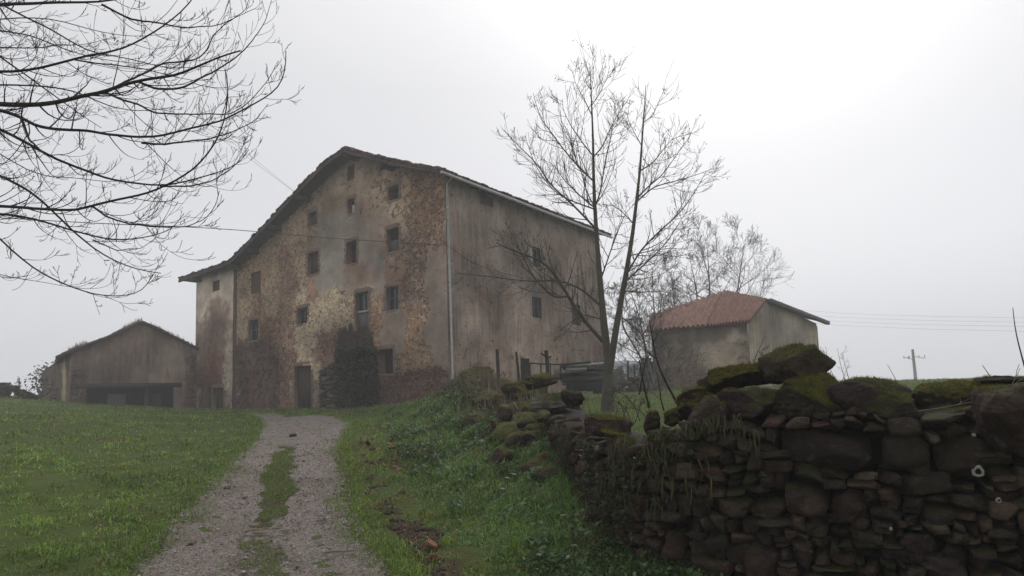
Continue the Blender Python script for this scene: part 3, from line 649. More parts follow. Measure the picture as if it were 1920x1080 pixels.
for (a, b, top) in ((sa, smid, zhi), (smid, sb, zlo)):
    n_ = -HW; fr0 = HC-HW*1.1+HU*a
    stones_on(stb, lambda p, q, fr0=fr0: fr0+HU*p+UPV*(zb_+q), HU, UPV, n_, b-a, top-zb_, 5, .25, .6, .16, DKST, 5)
    stb.box(HC-HW*1.02+HU*(a+.03)+UPV*zb_, HU*(b-a-.06), HW*1.0, UPV*(top-zb_-.05), col=(.05, .042, .035))
    fr1 = HC-HW*1.1+HU*a
    if a == sa: stones_on(stb, lambda p, q: HC-HW*.02+HU*sa-HW*p+UPV*(zb_+q), -HW, UPV, -HU, 1.05, top-zb_, 6, .25, .6, .16, DKST, 5)
    else: stones_on(stb, lambda p, q, b=b: HC-HW*1.08+HU*b+HW*p+UPV*(zb_+q), HW, UPV, HU, 1.05, top-zb_, 8, .25, .6, .16, DKST, 5)
for k in range(6):
    t = smid+(sb-smid)*k/6; stb.box(HC-HW*1.1+HU*t+UPV*(zlo-.02), HU*(sb-smid)/6, HW*1.05, UPV*((zhi-zlo)*(5-k)/8+.05), col=(.07, .058, .048))
stb.build('stair_block', M_STAIRS, house)
# ------------------------------------------------------------------ the low barn at the left
barn = thing('stone_barn', 'low stone barn with a tufted roof and long dark opening, left of the farmhouse', 'barn', tuple(at(250, 760, 41)))
B0 = at(130, 757, 38.5); B1 = at(373, 767, 43.0); bu = (B1-B0)*np.array((1, 1, 0)); BL = np.linalg.norm(bu); bu /= BL; bin_ = np.array((-bu[1], bu[0], 0))
B0 = B0*np.array((1, 1, 0))
def btz(px, py, off=0.0): return wall_px(px, py, B0, bu, bin_, off)
bprof = [btz(px, py, -.35) for px, py in [(108, 668), (150, 648), (205, 630), (265, 600), (315, 624), (352, 642), (372, 652)]]
bt, bz = np.array(bprof)[:, 0], np.array(bprof)[:, 1]
bund = lambda t: float(np.interp(t, bt, bz))-.14
bo = rect_tz(btz, (160, 726, 325, 775)); bpnt = [((132, 650, 375, 770), (.165, .135, .118), .4, .0, 10), ((190, 610, 300, 700), (.125, .092, .080), .6, .1, 14), ((340, 660, 380, 780), (.105, .08, .066), .8, .6, 8), ((132, 690, 165, 780), (.15, .125, .105), .8, .7, 5), ((300, 640, 350, 720), (.175, .15, .13), .6, .0, 10)]
wall_grid('front_wall', B0, bu, bin_, (0, BL), .0, bund, [bo], bpnt, (.16, .13, .112), M_SIDE, barn, .12, 6, .0, 6)
s0 = at(78, 757, 46.5)*np.array((1, 1, 0)); su = B0-s0; SLn = np.linalg.norm(su); su /= SLn; sin_ = np.array((-su[1], su[0], 0))
def stz(px, py, off=0.0): return wall_px(px, py, s0, su, sin_, off)
stl, str_ = stz(84, 694)[1], stz(128, 662)[1]
wall_grid('side_wall', s0, su, sin_, (0, SLn), .0, lambda t: stl+(str_-stl)*t/SLn, [], [((70, 650, 118, 770), (.10, .078, .064), .8, .4, 4), ((117, 640, 124, 770), (.30, .26, .18), .95, -.4, 1.5), ((124, 640, 132, 770), (.13, .11, .06), .9, 0, 1.5)], (.12, .095, .08), M_WALL, barn, .14, 8, .2, 2)
br_ = MB(); back = bin_*11
for i in range(len(bprof)-1):
    (ta, za), (tb, zb) = bprof[i], bprof[i+1]
    P_ = lambda t, z, o: B0+bu*t+UPV*(z-.14)+bin_*o
    lo, hi = ((ta, za), (tb, zb)) if za < zb else ((tb, zb), (ta, za))
    roofpatch(br_, P_(*lo, -.4), P_(*lo, 9.5), P_(*hi, 9.5), P_(*hi, -.4), .26, .05, .10, .09, 30+i)
br_.build('roof', M_TILE_OLD, barn)
b = MB(); b.box(B0+bu*(bo[0]-.5)+UPV*(bo[3]-.03)-bin_*.05, bu*(bo[1]-bo[0]+1), UPV*.30, bin_*.3); b.build('lintel', M_BEAM, barn)
b = MB(); P_ = lambda t, z, o: B0+bu*t+UPV*z+bin_*o
b.add([P_(bo[0], bo[2]-1, 1.6), P_(bo[1], bo[2]-1, 1.6), P_(bo[1], bo[3], 1.6), P_(bo[0], bo[3], 1.6), P_(bo[0], bo[2]-1, 0), P_(bo[1], bo[2]-1, 0), P_(bo[1], bo[3], 0), P_(bo[0], bo[3], 0)], Q=[(0, 1, 2, 3), (4, 0, 3, 7), (1, 5, 6, 2), (3, 2, 6, 7)], col=(.3, .3, .3))
bay = b.build('dark_interior', M_DARK, barn)  # the opening's shade is put into this near-black lining
for px0, px1, o, m in ((203, 238, .55, M_GREYP), (272, 280, .2, M_BEAM), (288, 305, .5, M_BOARD), (160, 164, .1, M_BEAM)):
    a, c = sorted((btz(px0, 740)[0], btz(px1, 740)[0])); b = MB(); b.box(P_(a, bo[2]-1, o), bu*(c-a), UPV*(bo[3]-bo[2]+.6 if px1-px0 > 12 else bo[3]-bo[2]+1), bin_*.1); b.build('post' if px1-px0 < 12 else 'board_panel', m, bay)
rw = MB(); 
for a, c in ((B0+bu*BL, B0+bu*BL+bin_*9), (s0, s0+bin_*6)):
    rw = MB(); rw.add([a, c, c+UPV*3.6, a+UPV*3.4], Q=[(0, 1, 2, 3)], col=(.13, .1, .09)); rw.build('rear_wall', M_BRICKED, barn)
# ------------------------------------------------------------------ the red-tiled shed at the right
shed = thing('stone_shed', 'small rendered shed under a bright red clay-tiled roof, right of the bare trees', 'shed', tuple(at(1400, 728, 34)))
K0 = at(1409, 728, 31.0)*np.array((1, 1, 0)); K1 = at(1226, 728, 35.5)*np.array((1, 1, 0)); K2 = at(1541, 728, 37.0)*np.array((1, 1, 0))
ku = K1-K0; KL = np.linalg.norm(ku); ku /= KL; kv = K2-K0; KV = np.linalg.norm(kv); kv /= KV
kin = np.array((ku[1], -ku[0], 0)); kin = kin if kin@kv > 0 else -kin; vin = np.array((-kv[1], kv[0], 0)); vin = vin if vin@ku > 0 else -vin
ktz = lambda px, py, off=0.0: wall_px(px, py, K0, ku, kin, off); vtz = lambda px, py, off=0.0: wall_px(px, py, K0, kv, vin, off)
kz0, kz1 = ktz(1406, 606)[1], ktz(1226, 626)[1]
SP = [((1215, 620, 1415, 735), (.27, .235, .19), .6, .1, 8), ((1300, 605, 1360, 640), (.12, .095, .082), .9, .0, 6), ((1345, 600, 1412, 622), (.145, .118, .10), .8, .0, 4), ((1220, 685, 1330, 735), (.15, .115, .095), .8, .4, 10), ((1222, 630, 1245, 735), (.14, .115, .095), .7, .5, 4), ((1385, 640, 1412, 735), (.175, .14, .12), .7, .3, 5), ((1250, 650, 1280, 690), (.22, .185, .155), .6, .6, 6), ((1370, 612, 1390, 640), (.33, .31, .27), .7, -.4, 3)]
wall_grid('front_wall', K0, ku, kin, (0, KL), .3, lambda t: kz0+(kz1-kz0)*t/KL+.16, [], SP, (.25, .215, .175), M_WALL, shed, .10, 11, .0, 4)
vpk = vtz(1437, 571); vz1 = vtz(1538, 612)[1]
bk = MB(); K3 = K1+K2-K0; bk.add([K1, K3, K3+UPV*vz1, K1+UPV*kz1, K2, K2+UPV*vz1], Q=[(0, 1, 2, 3), (1, 4, 5, 2)], col=(.2, .18, .15)); bk.build('rear_wall', M_BRICKED, shed)
# roof: one slope over the front wall (tilted ridge), one over the far side
e1 = plane_hit(1407, 605, K0-kin*.35, kin); e0 = plane_hit(1213, 624, K0-kin*.35, kin)
slope = math.tan(math.radians(27)); nrm = np.cross(e1-e0, kin+UPV*slope); nrm /= np.linalg.norm(nrm)
u0, u1, u2 = (plane_hit(px, py, e1, nrm) for px, py in ((1222, 592), (1358, 547.5), (1438, 564)))
em = e0+(e1-e0)*.62
sr = MB()
roofpatch(sr, e0, em, u1, u0, .34, .11, .06, .05, 61, .38); roofpatch(sr, em, e1, u2, u1, .34, .11, .06, .05, 62, .38)
sroof = sr.build('roof', M_TILE_RED, shed)
x1 = plane_hit(1553, 607, K2+kv*.5, kv); lowz = x1[2]; x1b = x1+vin*(KL+.3)
tu2, tx1 = (u2-K0)@kv, (x1-K0)@kv; gtop = lambda t: float(np.interp(t, [0, tu2, tx1], [vtz(1408, 603)[1], u2[2]-.08, x1[2]-.10]))
wall_grid('end_wall', K0, kv, vin, (0, KV), .3, lambda t: gtop(t)+.06, [], [((1400, 560, 1425, 735), (.25, .225, .165), .6, -.3, 5), ((1440, 600, 1500, 735), (.185, .17, .15), .6, None, 15), ((1522, 600, 1545, 735), (.24, .22, .165), .7, None, 4)], (.205, .19, .165), M_SIDE, shed, .11, 13, -.4, 4)
sf = MB(); roofpatch(sf, x1, x1+(u1-u2)*1.3, u1, u2, .27, .05, .06, .02, 63, .38); sf.build('roof_slope', M_TILE_RED, sroof)
fb = MB(); a = u2-UPV*.10-vin*.25; fb.box(a, x1-UPV*.06-vin*.1-a, UPV*.2, vin*.2); fb.build('verge_board', simple('grey_fascia', (.15, .145, .14), (.10, .098, .095), 4), shed)
# ------------------------------------------------------------------ the near dry-stone wall
M_STONE = stone_mat('wall_stone', .10, ((.045, .045, .010), (.022, .028, .008)), .18, .70); M_CAP = stone_mat('cap_stone', .62, ((.115, .105, .018), (.045, .05, .013)), .2, .58)
M_CAPBARE = stone_mat('bare_cap_stone', .30, ((.06, .06, .012), (.032, .036, .010)), .4, .7)
M_EARTH = simple('gap_shade_earth', (.014, .011, .008), (.022, .016, .012), 5, 1, .8)  # earth core coloured near black, painting shade into gaps between stones
STC = [np.array(c) for c in ((.105, .066, .051), (.115, .086, .062), (.085, .058, .047), (.135, .088, .062), (.07, .056, .046), (.12, .096, .072), (.10, .060, .048))]
wallo = thing('dry_stone_wall', 'dark mossy dry stone wall falling away from the right foreground to the heap by the farmhouse', 'wall', (1.8, 4.45, .2))
def wframe(s):
    p = wall_pt(s); q = wall_pt(min(s+.05, WLEN[-1])); p0 = wall_pt(max(s-.05, 0)); t = (q-p0)*np.array((1, 1, 0)); t /= np.linalg.norm(t)
    n = np.array((t[1], -t[0], 0)); n = n if True else n          # outward, to the track side
    sd, _ = wall_dist(p[0]+n[0]*.1, p[1]+n[1]*.1)
    return p, t, (n if sd < 0 else -n)
def face_hit(px, py):
    """where a sight line meets the wall's front face"""
    best = None; r = ray(px, py)
    for (ax, ay, _), (bx, by, _) in zip(WL[:-1], WL[1:]):
        M = np.array([[r[0], -(bx-ax)], [r[1], -(by-ay)]])
        if abs(np.linalg.det(M)) < 1e-9: continue
        d, t = np.linalg.solve(M, np.array((ax, ay)))
        if 0 <= t <= 1 and d > 0 and (best is None or d < best[0]): best = (d, CAMP+r*d)
    return best
def arc(p): return float(wall_dist(p[0], p[1])[1])
BIG = [((1465, 803, 1645, 873), (.060, .042, .038)), ((1655, 812, 1735, 870), (.058, .045, .03)), ((1748, 815, 1850, 900), (.075, .055, .035)), ((1474, 898, 1552, 958), (.125, .082, .065)),
       ((1560, 918, 1628, 972), (.115, .075, .062)), ((1403, 1018, 1466, 1092), (.115, .07, .06)), ((1346, 922, 1412, 962), (.13, .09, .055)), 
       ((1412, 930, 1478, 968), (.105, .075, .052)), ((1355, 790, 1430, 815), (.10, .075, .062)), ((1352, 812, 1400, 838), (.105, .088, .066)), 
       ((1480, 866, 1552, 898), (.11, .088, .066)), ((1720, 1035, 1812, 1078), (.13, .10, .09)), ((1690, 995, 1760, 1030), (.085, .055, .046)), ((1385, 968, 1500, 985), (.10, .088, .062)), ((1250, 985, 1300, 1040), (.10, .066, .05))]
bigs = []
smb = MB()
for k, ((x0, y0, x1, y1), c) in enumerate(BIG):
    hA, hB = face_hit(x0, (y0+y1)/2), face_hit(x1, (y0+y1)/2); pA, pB = hA[1], hB[1]; L = np.linalg.norm((pB-pA)[:2]); ctr = (pA+pB)/2
    hgt = (y1-y0)/F*(hA[0]+hB[0])/2; s = arc(ctr); p, t, n = wframe(s); bigs.append((s, ctr[2], L/2, hgt/2))
    W_, Q_ = rock((L/2*1.04, .15, hgt/2*1.04), 16, 4.6, .20, 8, k+400, .012); W_ = W_ @ roteuler(0, random.uniform(-.10, .10), 0).T
    smb.add(W_ @ np.stack([t, -n, UPV])+ctr+n*.02, Q=Q_, col=np.array(c)*1.0)
def wskip(s, z, w, h): return any(abs(s-a) < b and abs(z-zz) < hh for a, zz, b, hh in bigs)
def base_z(s):
    p, t, n = wframe(s); q = p+n*.15; return float(terrain(q[0], q[1], False))
s_end = WLEN[6]
for seg, (sa_, sb_, smin, smax) in enumerate(((.0, 2.6, .13, .36), (2.6, WLEN[5], .06, .205), (WLEN[5], WLEN[8], .08, .24), (WLEN[8], WLEN[10], .15, .36), (WLEN[10], WLEN[-1], .2, .5))):
    H = 1.75; zb0 = -.18
    if seg >= 3: zb0 = .3; H = 2.0
    def fr(a, b, sa_=sa_, zb0=zb0): p, t, n = wframe(sa_+a); return np.array((p[0], p[1], zb0+b))
    tops = lambda s: np.interp(s, WLEN, WL[:, 2])
    stones_on(smb, fr, lambda a, sa_=sa_: wframe(sa_+a)[1], UPV, lambda a, sa_=sa_: wframe(sa_+a)[2], sb_-sa_, H, 70+seg, smin, smax, .14, STC, 9 if seg in (1, 2) else 6,
              lambda ca, cb, w, h, sa_=sa_, zb0=zb0: wskip(sa_+ca, zb0+cb, w, h) or zb0+cb+h*.2 > tops(sa_+ca)+.03*math.sin(ca*7) or zb0+cb+h < base_z(sa_+ca)-.12, .09, 7.0, .17, 2.6, 4)
wall_body = smb.build('stonework', M_STONE, wallo, smooth=False)
core = []; cq = []
for k, s in enumerate(np.linspace(0, WLEN[-1], 120)):
    p, t, n = wframe(s); zt = p[2]-.015; zb0 = -.4
    a = p-n*.07; b = p-n*.55
    core += [(a[0], a[1], zb0), (a[0], a[1], zt-.03), (p[0]-n[0]*.3, p[1]-n[1]*.3, zt+.03), (b[0], b[1], zt-.03), (b[0], b[1], zb0)]
    if k: j = (k-1)*5; cq += [(j+q, j+q+1, j+q+6, j+q+5) for q in range(4)]
mesh('wall_core', core, [np.array(cq)], M_EARTH, wallo)
tb = MB(); r = np.random.default_rng(61)
for k in range(95):
    s = r.uniform(WLEN[8], WLEN[12]); p, t, n = wframe(s); q = p+n*abs(r.normal(.1, .45)); zt = float(terrain(q[0], q[1])); hs = r.uniform(.07, .24)*(1 if k % 6 else 1.5)
    W_, Q_ = rock((hs, hs*r.uniform(.6, .9), hs*r.uniform(.4, .75)), 8, 3.6, .24, 6, int(r.integers(1e6)), .012); W_ = W_ @ roteuler(r.normal(0, .3), r.normal(0, .3), r.uniform(0, 3)).T+np.array((q[0], q[1], zt+hs*.12))
    tb.add(W_, Q=Q_, col=STC[int(r.integers(len(STC)))]*r.uniform(.5, 1.3))
for k in range(85):
    s = r.uniform(WLEN[8], WLEN[12]); p, t, n = wframe(s); q = p+n*r.uniform(-.45, .55); zt = float(terrain(q[0], q[1])); hs = r.uniform(.10, .30)*np.interp(s, [WLEN[8], WLEN[10], WLEN[12]], [.6, 1, 1.35])
    W_, Q_ = rock((hs, hs*r.uniform(.6, .9), hs*r.uniform(.45, .8)), 9, 3.8, .26, 7, int(r.integers(1e6)), .014); W_ = W_ @ roteuler(r.normal(0, .25), r.normal(0, .25), r.uniform(0, 3)).T+np.array((q[0], q[1], max(zt, p[2]-.25*abs(r.normal()))+hs*.08))
    tb.add(W_, Q=Q_, col=STC[int(r.integers(len(STC)))]*r.uniform(.45, 1.2))
tb.build('tumbled_stonework', stone_mat('mossy_tumbled_stone', .42, ((.11, .10, .016), (.045, .052, .012)), .2, .75), wallo)
# pale lichen rings on the stones at the right
M_LICH = simple('pale_lichen', (.42, .43, .38), (.30, .31, .27), 30, 1, .4); lj = 0
for (px, py, r0, hole) in ((1825, 878, 11, .5), (1862, 930, 5, .45), (1818, 812, 4, 0), (1668, 982, 3, 0)):
    d, p = face_hit(px, py); s = arc(p); _, t, n = wframe(s); R0 = r0/F*d; V = []; Q = []; ns = 22
    for a in range(ns):
        th = a*2*PI/ns; rr = R0*(1+.07*math.sin(3*th+px)+.06*math.sin(7*th))
        for q, o in ((hole, .165), ((hole+1)/2, .172), (1, .150)): V.append(p+t*math.cos(th)*rr*q*.85+UPV*math.sin(th)*rr*q+n*o)
    for a in range(ns):
        b_ = (a+1) % ns; Q += [(a*3, a*3+1, b_*3+1, b_*3), (a*3+1, a*3+2, b_*3+2, b_*3+1)]
    mesh('lichen_ring' if hole else 'lichen_spot', V, [np.array(Q)], M_LICH, wallo)
# cap stones: loose blocks along the top, each a thing of its own
CAPS = [  # px, py, width, height px, extra distance, tilt, cuts, colour, mossy, squareness, label
 (1388, 703, 104, 40, .22, .06, 3, (.055, .045, .035), 1, 3.0, 'flat mossy slab balanced under the left side of the pointed block'),
 (1486, 684, 112, 66, .25, .30, 6, (.135, .105, .078), 0, 4.0, 'pointed brown block crowning the wall, leaning before the shed'),
 (1412, 757, 128, 66, .08, .05, 5, (.085, .056, .056), 0, 4.5, 'long purplish block bearing the flat mossy slab'),
 (1526, 741, 132, 76, .10, .04, 5, (.10, .078, .06), 1, 4.2, 'broad block with a pale flat top under the pointed block'),
 (1637, 756, 130, 92, .06, .06, 7, (.068, .050, .047), 0, 3.4, 'dark peaked boulder right of the broad pale-topped block'),
 (1768, 752, 118, 64, .30, .0, 2, (.075, .06, .04), 1, 2.6, 'rounded boulder wholly cushioned in yellow moss'),
 (1882, 734, 92, 60, .35, .05, 5, (.10, .082, .072), 0, 3.2, 'rough pitted rock under the thin slate'),
 (1900, 790, 116, 128, -.16, .25, 2, (.105, .068, .055), 0, 2.5, 'smooth round reddish boulder jutting out at the right end'),
 (1302, 757, 76, 54, .12, .10, 4, (.085, .062, .05), 1, 3.0, 'small mossy block left of the long purplish block'),
 (1328, 792, 60, 92, .00, -.65, 3, (.105, .075, .062), 0, 3.6, 'tilted slab leaning against the long purplish block'),
 (1336, 723, 46, 30, .25, .15, 4, (.10, .08, .066), 0, 3.0, 'fist-sized brown rock tucked left of the flat mossy slab'),
 (1222, 797, 30, 46, .05, .08, 4, (.07, .052, .042), 0, 3.4, 'small upright dark stone among thin stems'),
 (1140, 800, 88, 36, .30, -.10, 3, (.115, .072, .062), 0, 3.0, 'reddish slab lying where the wall dips low'),
 (1168, 826, 88, 20, -.05, -.42, 3, (.095, .085, .055), 1, 3.4, 'thin mossy slab slanting below the reddish slab'),
 (1110, 838, 46, 30, .0, .1, 4, (.08, .07, .05), 1, 3.0, 'small greenish stone left of the thin slanting slab'),
 (1036, 753, 92, 34, .15, .06, 4, (.24, .225, .18), 0, 3.2, 'pale flat stone set into the overgrown heap'),
 (985, 738, 80, 44, .3, .1, 4, (.06, .05, .042), 1, 3.0, 'mossy boulder just left of the pale flat stone'),
 (1010, 716, 64, 28, .5, .1, 4, (.07, .06, .05), 1, 3.0, 'low rock behind the pale flat stone'),
 (890, 706, 64, 44, .3, .15, 4, (.075, .06, .05), 1, 2.8, 'mossy rounded rock nearest the downpipe'),
 (1076, 748, 44, 26, .3, -.15, 4, (.085, .068, .055), 0, 3.2, 'dark rock right of the pale flat stone'),
 (925, 738, 54, 34, .1, .1, 4, (.06, .048, .04), 1, 3.0, 'dark half-buried rock on the heap facing the track'),
 (1268, 782, 40, 26, .10, .2, 4, (.09, .07, .055), 1, 3.0, 'low mossy stone left of the tilted slab'),
 (1700, 785, 66, 34, .05, .05, 4, (.085, .06, .055), 0, 3.4, 'squat stone wedged right of the dark peaked boulder'),
 (1800, 786, 100, 34, .05, .03, 4, (.07, .056, .046), 1, 3.6, 'low dark slab below the yellow moss boulder'),
]
CAPV = []
for k, (px, py, w, h, ex, tilt, cuts, c, mo, sq, lab) in enumerate(CAPS):
    hh = face_hit(px, py); d, p = hh; s = arc(p); _, t, n = wframe(s); d = d+ex; p = at(px, py, d)
    hw, hv = w/2/F*d, h/2/F*d; dep = min(max(hw*.8, hv*.8), .32)
    W_, Q_ = rock((hw*1.04, dep, hv*.98), 34, sq+.8, .26, cuts+4, 900+k, .014+.006*mo)
    right = np.array(ROT @ Vector((1, 0, 0))); right[2] = 0; right /= np.linalg.norm(right); tt = right*.75+t*.25*np.sign(t@right); tt /= np.linalg.norm(tt); nn = np.array((tt[1], -tt[0], 0))
    W_ = W_ @ roteuler(random.uniform(-.12, .12), -tilt, 0).T; W_ = W_ @ np.stack([tt, -nn, UPV])+p
    o = mesh('cap_stone', W_, [Q_], M_CAP if mo else M_CAPBARE, None, p, np.tile(np.array(c), (len(W_), 1)), smooth=True)
    tag(o, lab, 'stone', 'loose stones along the wall top'); CAPV.append((W_, Q_, mo, d))
sl = MB(); p = at(1893, 713, 3.75); W_, Q_ = rock((.13, .12, .012), 9, 5, .1, 2, 77, .004); sl.add(W_ @ roteuler(.02, .05, .2).T+p, Q=Q_, col=(.12, .115, .11))
tag(sl.build('slate', M_CAPBARE, None, p, smooth=False), 'thin grey slate lying on the rough pitted rock at the right', 'slate')
# ------------------------------------------------------------------ grass, leaves and moss
def blade_mat(name, rough=.75, trans=True):
    m = NT(name, rough, .25); c = m.col(); m.done(c)
    tr = m.n('ShaderNodeBsdfTranslucent', {'Color': c}); mx_ = m.n('ShaderNodeMixShader', {0: .35}); o = [q for q in m.t.nodes if q.type == 'OUTPUT_MATERIAL'][0]
    m.t.links.new(m.b.outputs[0], mx_.inputs[1]); m.t.links.new(tr.outputs[0], mx_.inputs[2]); m.t.links.new(mx_.outputs[0], o.inputs['Surface']); return m.m
M_BLADE = blade_mat('grass_blades', .5); M_LEAF = blade_mat('leaves', .42); M_MOSS = blade_mat('moss_fuzz', .95)
def blades(name, P, length, width, lean, cols, mat=None, droop=0.0, kind='stuff', parent=None):
    """P (n,3) roots; each blade a bent strip of two faces"""
    n = len(P); az = rng.uniform(0, 2*PI, n); l = length*rng.uniform(.55, 1.35, n); w = width*rng.uniform(.7, 1.3, n)
    d = np.stack([np.cos(az), np.sin(az), 0*az], -1); sd = np.stack([-np.sin(az+rng.normal(0, .8, n)), np.cos(az+rng.normal(0, .8, n)), 0*az], -1)
    ln = np.abs(rng.normal(lean, lean*.5+.05, n))[:, None]; up = np.array((0, 0, 1.0))
    m1 = P+l[:, None]*.55*(up*(1-.35*ln)+d*ln*.55); tp = P+l[:, None]*(up*(1-ln*.75)+d*ln*1.0)-up*(l[:, None]*droop)
    h = w[:, None]/2
    V = np.stack([P-sd*h, P+sd*h, m1+sd*h*.85, m1-sd*h*.85, tp], 1).reshape(-1, 3)
    b = np.arange(n)[:, None]*5; Q = (b+np.array([[0, 1, 2, 3]])); T = (b+np.array([[3, 2, 4]]))
    o = mesh(name, V, [Q, T], mat or M_BLADE, parent, None, np.repeat(cols, 5, 0)); 
    if kind: tag(o, kind=kind)
    return o
def pick(n, pal, wts, jit=.22):
    pal = np.array(pal); i = rng.choice(len(pal), n, p=np.array(wts)/sum(wts)); return pal[i]*rng.uniform(1-jit, 1+jit, (n, 1))
GRS = [(.135, .225, .026), (.185, .275, .040), (.075, .140, .022), (.21, .27, .085), (.24, .19, .10)]  # the palest green paints highlights into single blades
def scatter(n, px0, px1, d0, d1, seed, power=1.0):
    r = np.random.default_rng(seed); u = r.uniform(0, 1, n)
    d = d0*(d1/d0)**u if power == 1 else (d0**power+(d1**power-d0**power)*u)**(1/power)
    px = r.uniform(px0, px1, n); x = (px-CX)/F*d*1.004; return x, d
def house_clear(x, y): 
    q = np.stack([x, y], -1)-HC[:2]; return ~(((q@HU[:2]) > -.2) & ((q@HW[:2]) > -.1) & ((q@HU[:2]) < 26) & ((q@HW[:2]) < 16))
# pasture, left and around
x, y = scatter(250000, -420, 1500, 3.0, 44, 1); sd, al = wall_dist(x, y)
patch = fbm2(x, y, .8, 41, 4); tuft = fbm2(x, y, 3.2, 42, 3); rm = road_mask(x, y); soil = soil_mask(x, y)
k = (rm < .62+.5*tuft) & (sd < -.1) & house_clear(x, y) & (rng.uniform(0, 1, len(x)) < .62+1.3*tuft-.25*patch) & (rng.uniform(0, 1, len(x)) > soil*.85)
k &= ~((x < at(150, 700, 38)[0]+12) & (y > 40)) 
x, y, tuft, patch = x[k], y[k], tuft[k], patch[k]
P = np.stack([x, y, terrain(x, y)-.004], -1); sc_ = np.clip(y/6, .8, 4.0)
c = pick(len(x), GRS, (5, 4, 4, 1.0, .9)); c *= (1+.35*np.clip(patch*1.8, -1, 1))[:, None]*(1+.45*np.clip(fbm2(x, y, 5.0, 47, 3)*1.8, -1, 1))[:, None]; br_n = fbm2(x, y, .7, 55, 4); c = np.where((br_n > .22)[:, None], c*np.array((1.15, .82, .9)), c)
blades('meadow_grass', P, .066*sc_**.42*(1+1.5*np.clip(tuft, -.4, 1)), .0088*sc_**.8, .85, c)
# the strip of grass between the ruts, and stray tufts
x, y = scatter(120000, 300, 800, 4.0, 24, 2); mm = median_mask(x, y); rm = road_mask(x, y); nz = fbm2(x, y, 3.2, 8, 4)
k = (mm*np.where(y < 7.3, 1.0, 1)+.75*nz > .56) | ((rm > .2) & (nz > .52) & (rng.uniform(0, 1, len(x)) < .35)); x, y = x[k], y[k]; sc_ = np.clip(y/6, .8, 4)
blades('median_grass', np.stack([x, y, terrain(x, y)+.025], -1), .05*sc_**.4, .0045*sc_, .7, pick(len(x), [(.13, .20, .03), (.10, .155, .028), (.17, .18, .06), (.20, .16, .08)], (4, 4, 2, 1)))
# the bank below the wall: longer, bluer, tangled
x, y = scatter(190000, 640, 1330, 3.6, 25, 3); sd, al = wall_dist(x, y); rd = edge(EDR, y); nz = fbm2(x, y, 1.6, 61, 4); n2 = fbm2(x, y, .7, 62, 3)
k = (sd < -.02) & (x > rd+.75+.3*nz) & (rng.uniform(0, 1, len(x)) < np.maximum(.4, .62+.8*nz)) & (rng.uniform(0, 1, len(x)) > np.maximum(.35*sstep(-.7, -.1, sd)*(y < 10), .8*soil_mask(x, y)*(y > 8.5))); x, y, nz, n2, sd = x[k], y[k], nz[k], n2[k], sd[k]
lush = sstep(.7, 2.0, x-edge(EDR, y)); sc_ = np.clip(y/6, .8, 3.2)
c = pick(len(x), [(.095, .175, .034), (.135, .235, .055), (.058, .112, .028), (.12, .135, .05), (.16, .13, .07)], (5, 4, 4, 1, .7)); c *= (1+.45*np.clip(n2*1.8, -1, 1))[:, None]
blades('bank_grass', np.stack([x, y, terrain(x, y)-.01], -1), (.07+.085*lush)*sc_**.3*(1+.6*np.clip(nz, -.6, 1)), .0085*sc_**.8, .85, c, None, .12)
# grass creeping over the track's edges
n = 26000; y = 4.0*(7.5)**rng.uniform(0, 1, n); sidq = rng.integers(0, 2, n); x = np.where(sidq == 0, edge(EDL, y), edge(EDR, y))+np.where(sidq == 0, 1, -1)*(rng.normal(-.04, .13, n)+.22*fbm2(y, y*0+sidq, 1.3, 44, 4)); sc_ = np.clip(y/6, .8, 4)
blades('verge_grass', np.stack([x, y, terrain(x, y)+.005], -1), .065*sc_**.4, .008*sc_**.8, .85, pick(n, GRS, (4, 3, 4, 1, 1.6)))
# rosettes of broad dock and nettle leaves on the bank
x, y = scatter(190, 700, 1300, 3.8, 17, 12); sdq, _ = wall_dist(x, y); k = (sdq < -.15) & (x > edge(EDR, y)+1.0); x, y = x[k], y[k]; m_ = 16; X_ = np.repeat(x, m_); Y_ = np.repeat(y, m_); n = len(X_); rr = np.abs(rng.normal(0, .09, n))*np.clip(Y_/8, .8, 1.6); th = rng.uniform(0, 6.28, n); X_ = X_+rr*np.cos(th); Y_ = Y_+rr*np.sin(th)
docks = (X_, Y_, rr)
# field behind the wall
x, y = scatter(60000, 900, 2050, 5.0, 40, 4); sd, al = wall_dist(x, y); k = (sd > .55) & house_clear(x, y); x, y = x[k], y[k]; sc_ = np.clip(y/6, .8, 4.5)
blades('field_grass', np.stack([x, y, terrain(x, y)-.01], -1), .085*sc_**.3, .005*sc_, .6, pick(len(x), [(.095, .15, .03), (.12, .165, .04), (.15, .15, .06)], (4, 3, 2)))
# small leaves: bramble, ivy and nettles over the bank and heap
def leaves(name, P, size, cols, mat=None, flat=.7, parent=None, kind='stuff'):
    n = len(P); nr = rng.normal(size=(n, 3)); nr[:, 2] = np.abs(nr[:, 2])+flat; nr /= np.linalg.norm(nr, axis=1)[:, None]
    a = np.cross(nr, rng.normal(size=(n, 3))); a /= np.linalg.norm(a, axis=1)[:, None]; b = np.cross(nr, a); s = (size*rng.uniform(.6, 1.4, n))[:, None]
    V = np.stack([P-a*s*.5, P+b*s*.28-a*s*.1+nr*s*.06, P+a*s*.55, P-b*s*.28-a*s*.1+nr*s*.06], 1).reshape(-1, 3)
    o = mesh(name, V, [np.arange(n)[:, None]*4+np.array([[0, 1, 2]]), np.arange(n)[:, None]*4+np.array([[0, 2, 3]])], mat or M_LEAF, parent, None, np.repeat(cols, 4, 0))
    if kind: tag(o, kind=kind)
    return o
x, y = scatter(120000, 660, 1330, 3.4, 24, 5); sd, al = wall_dist(x, y); rd = edge(EDR, y); nz = fbm2(x, y, 1.1, 71, 4)
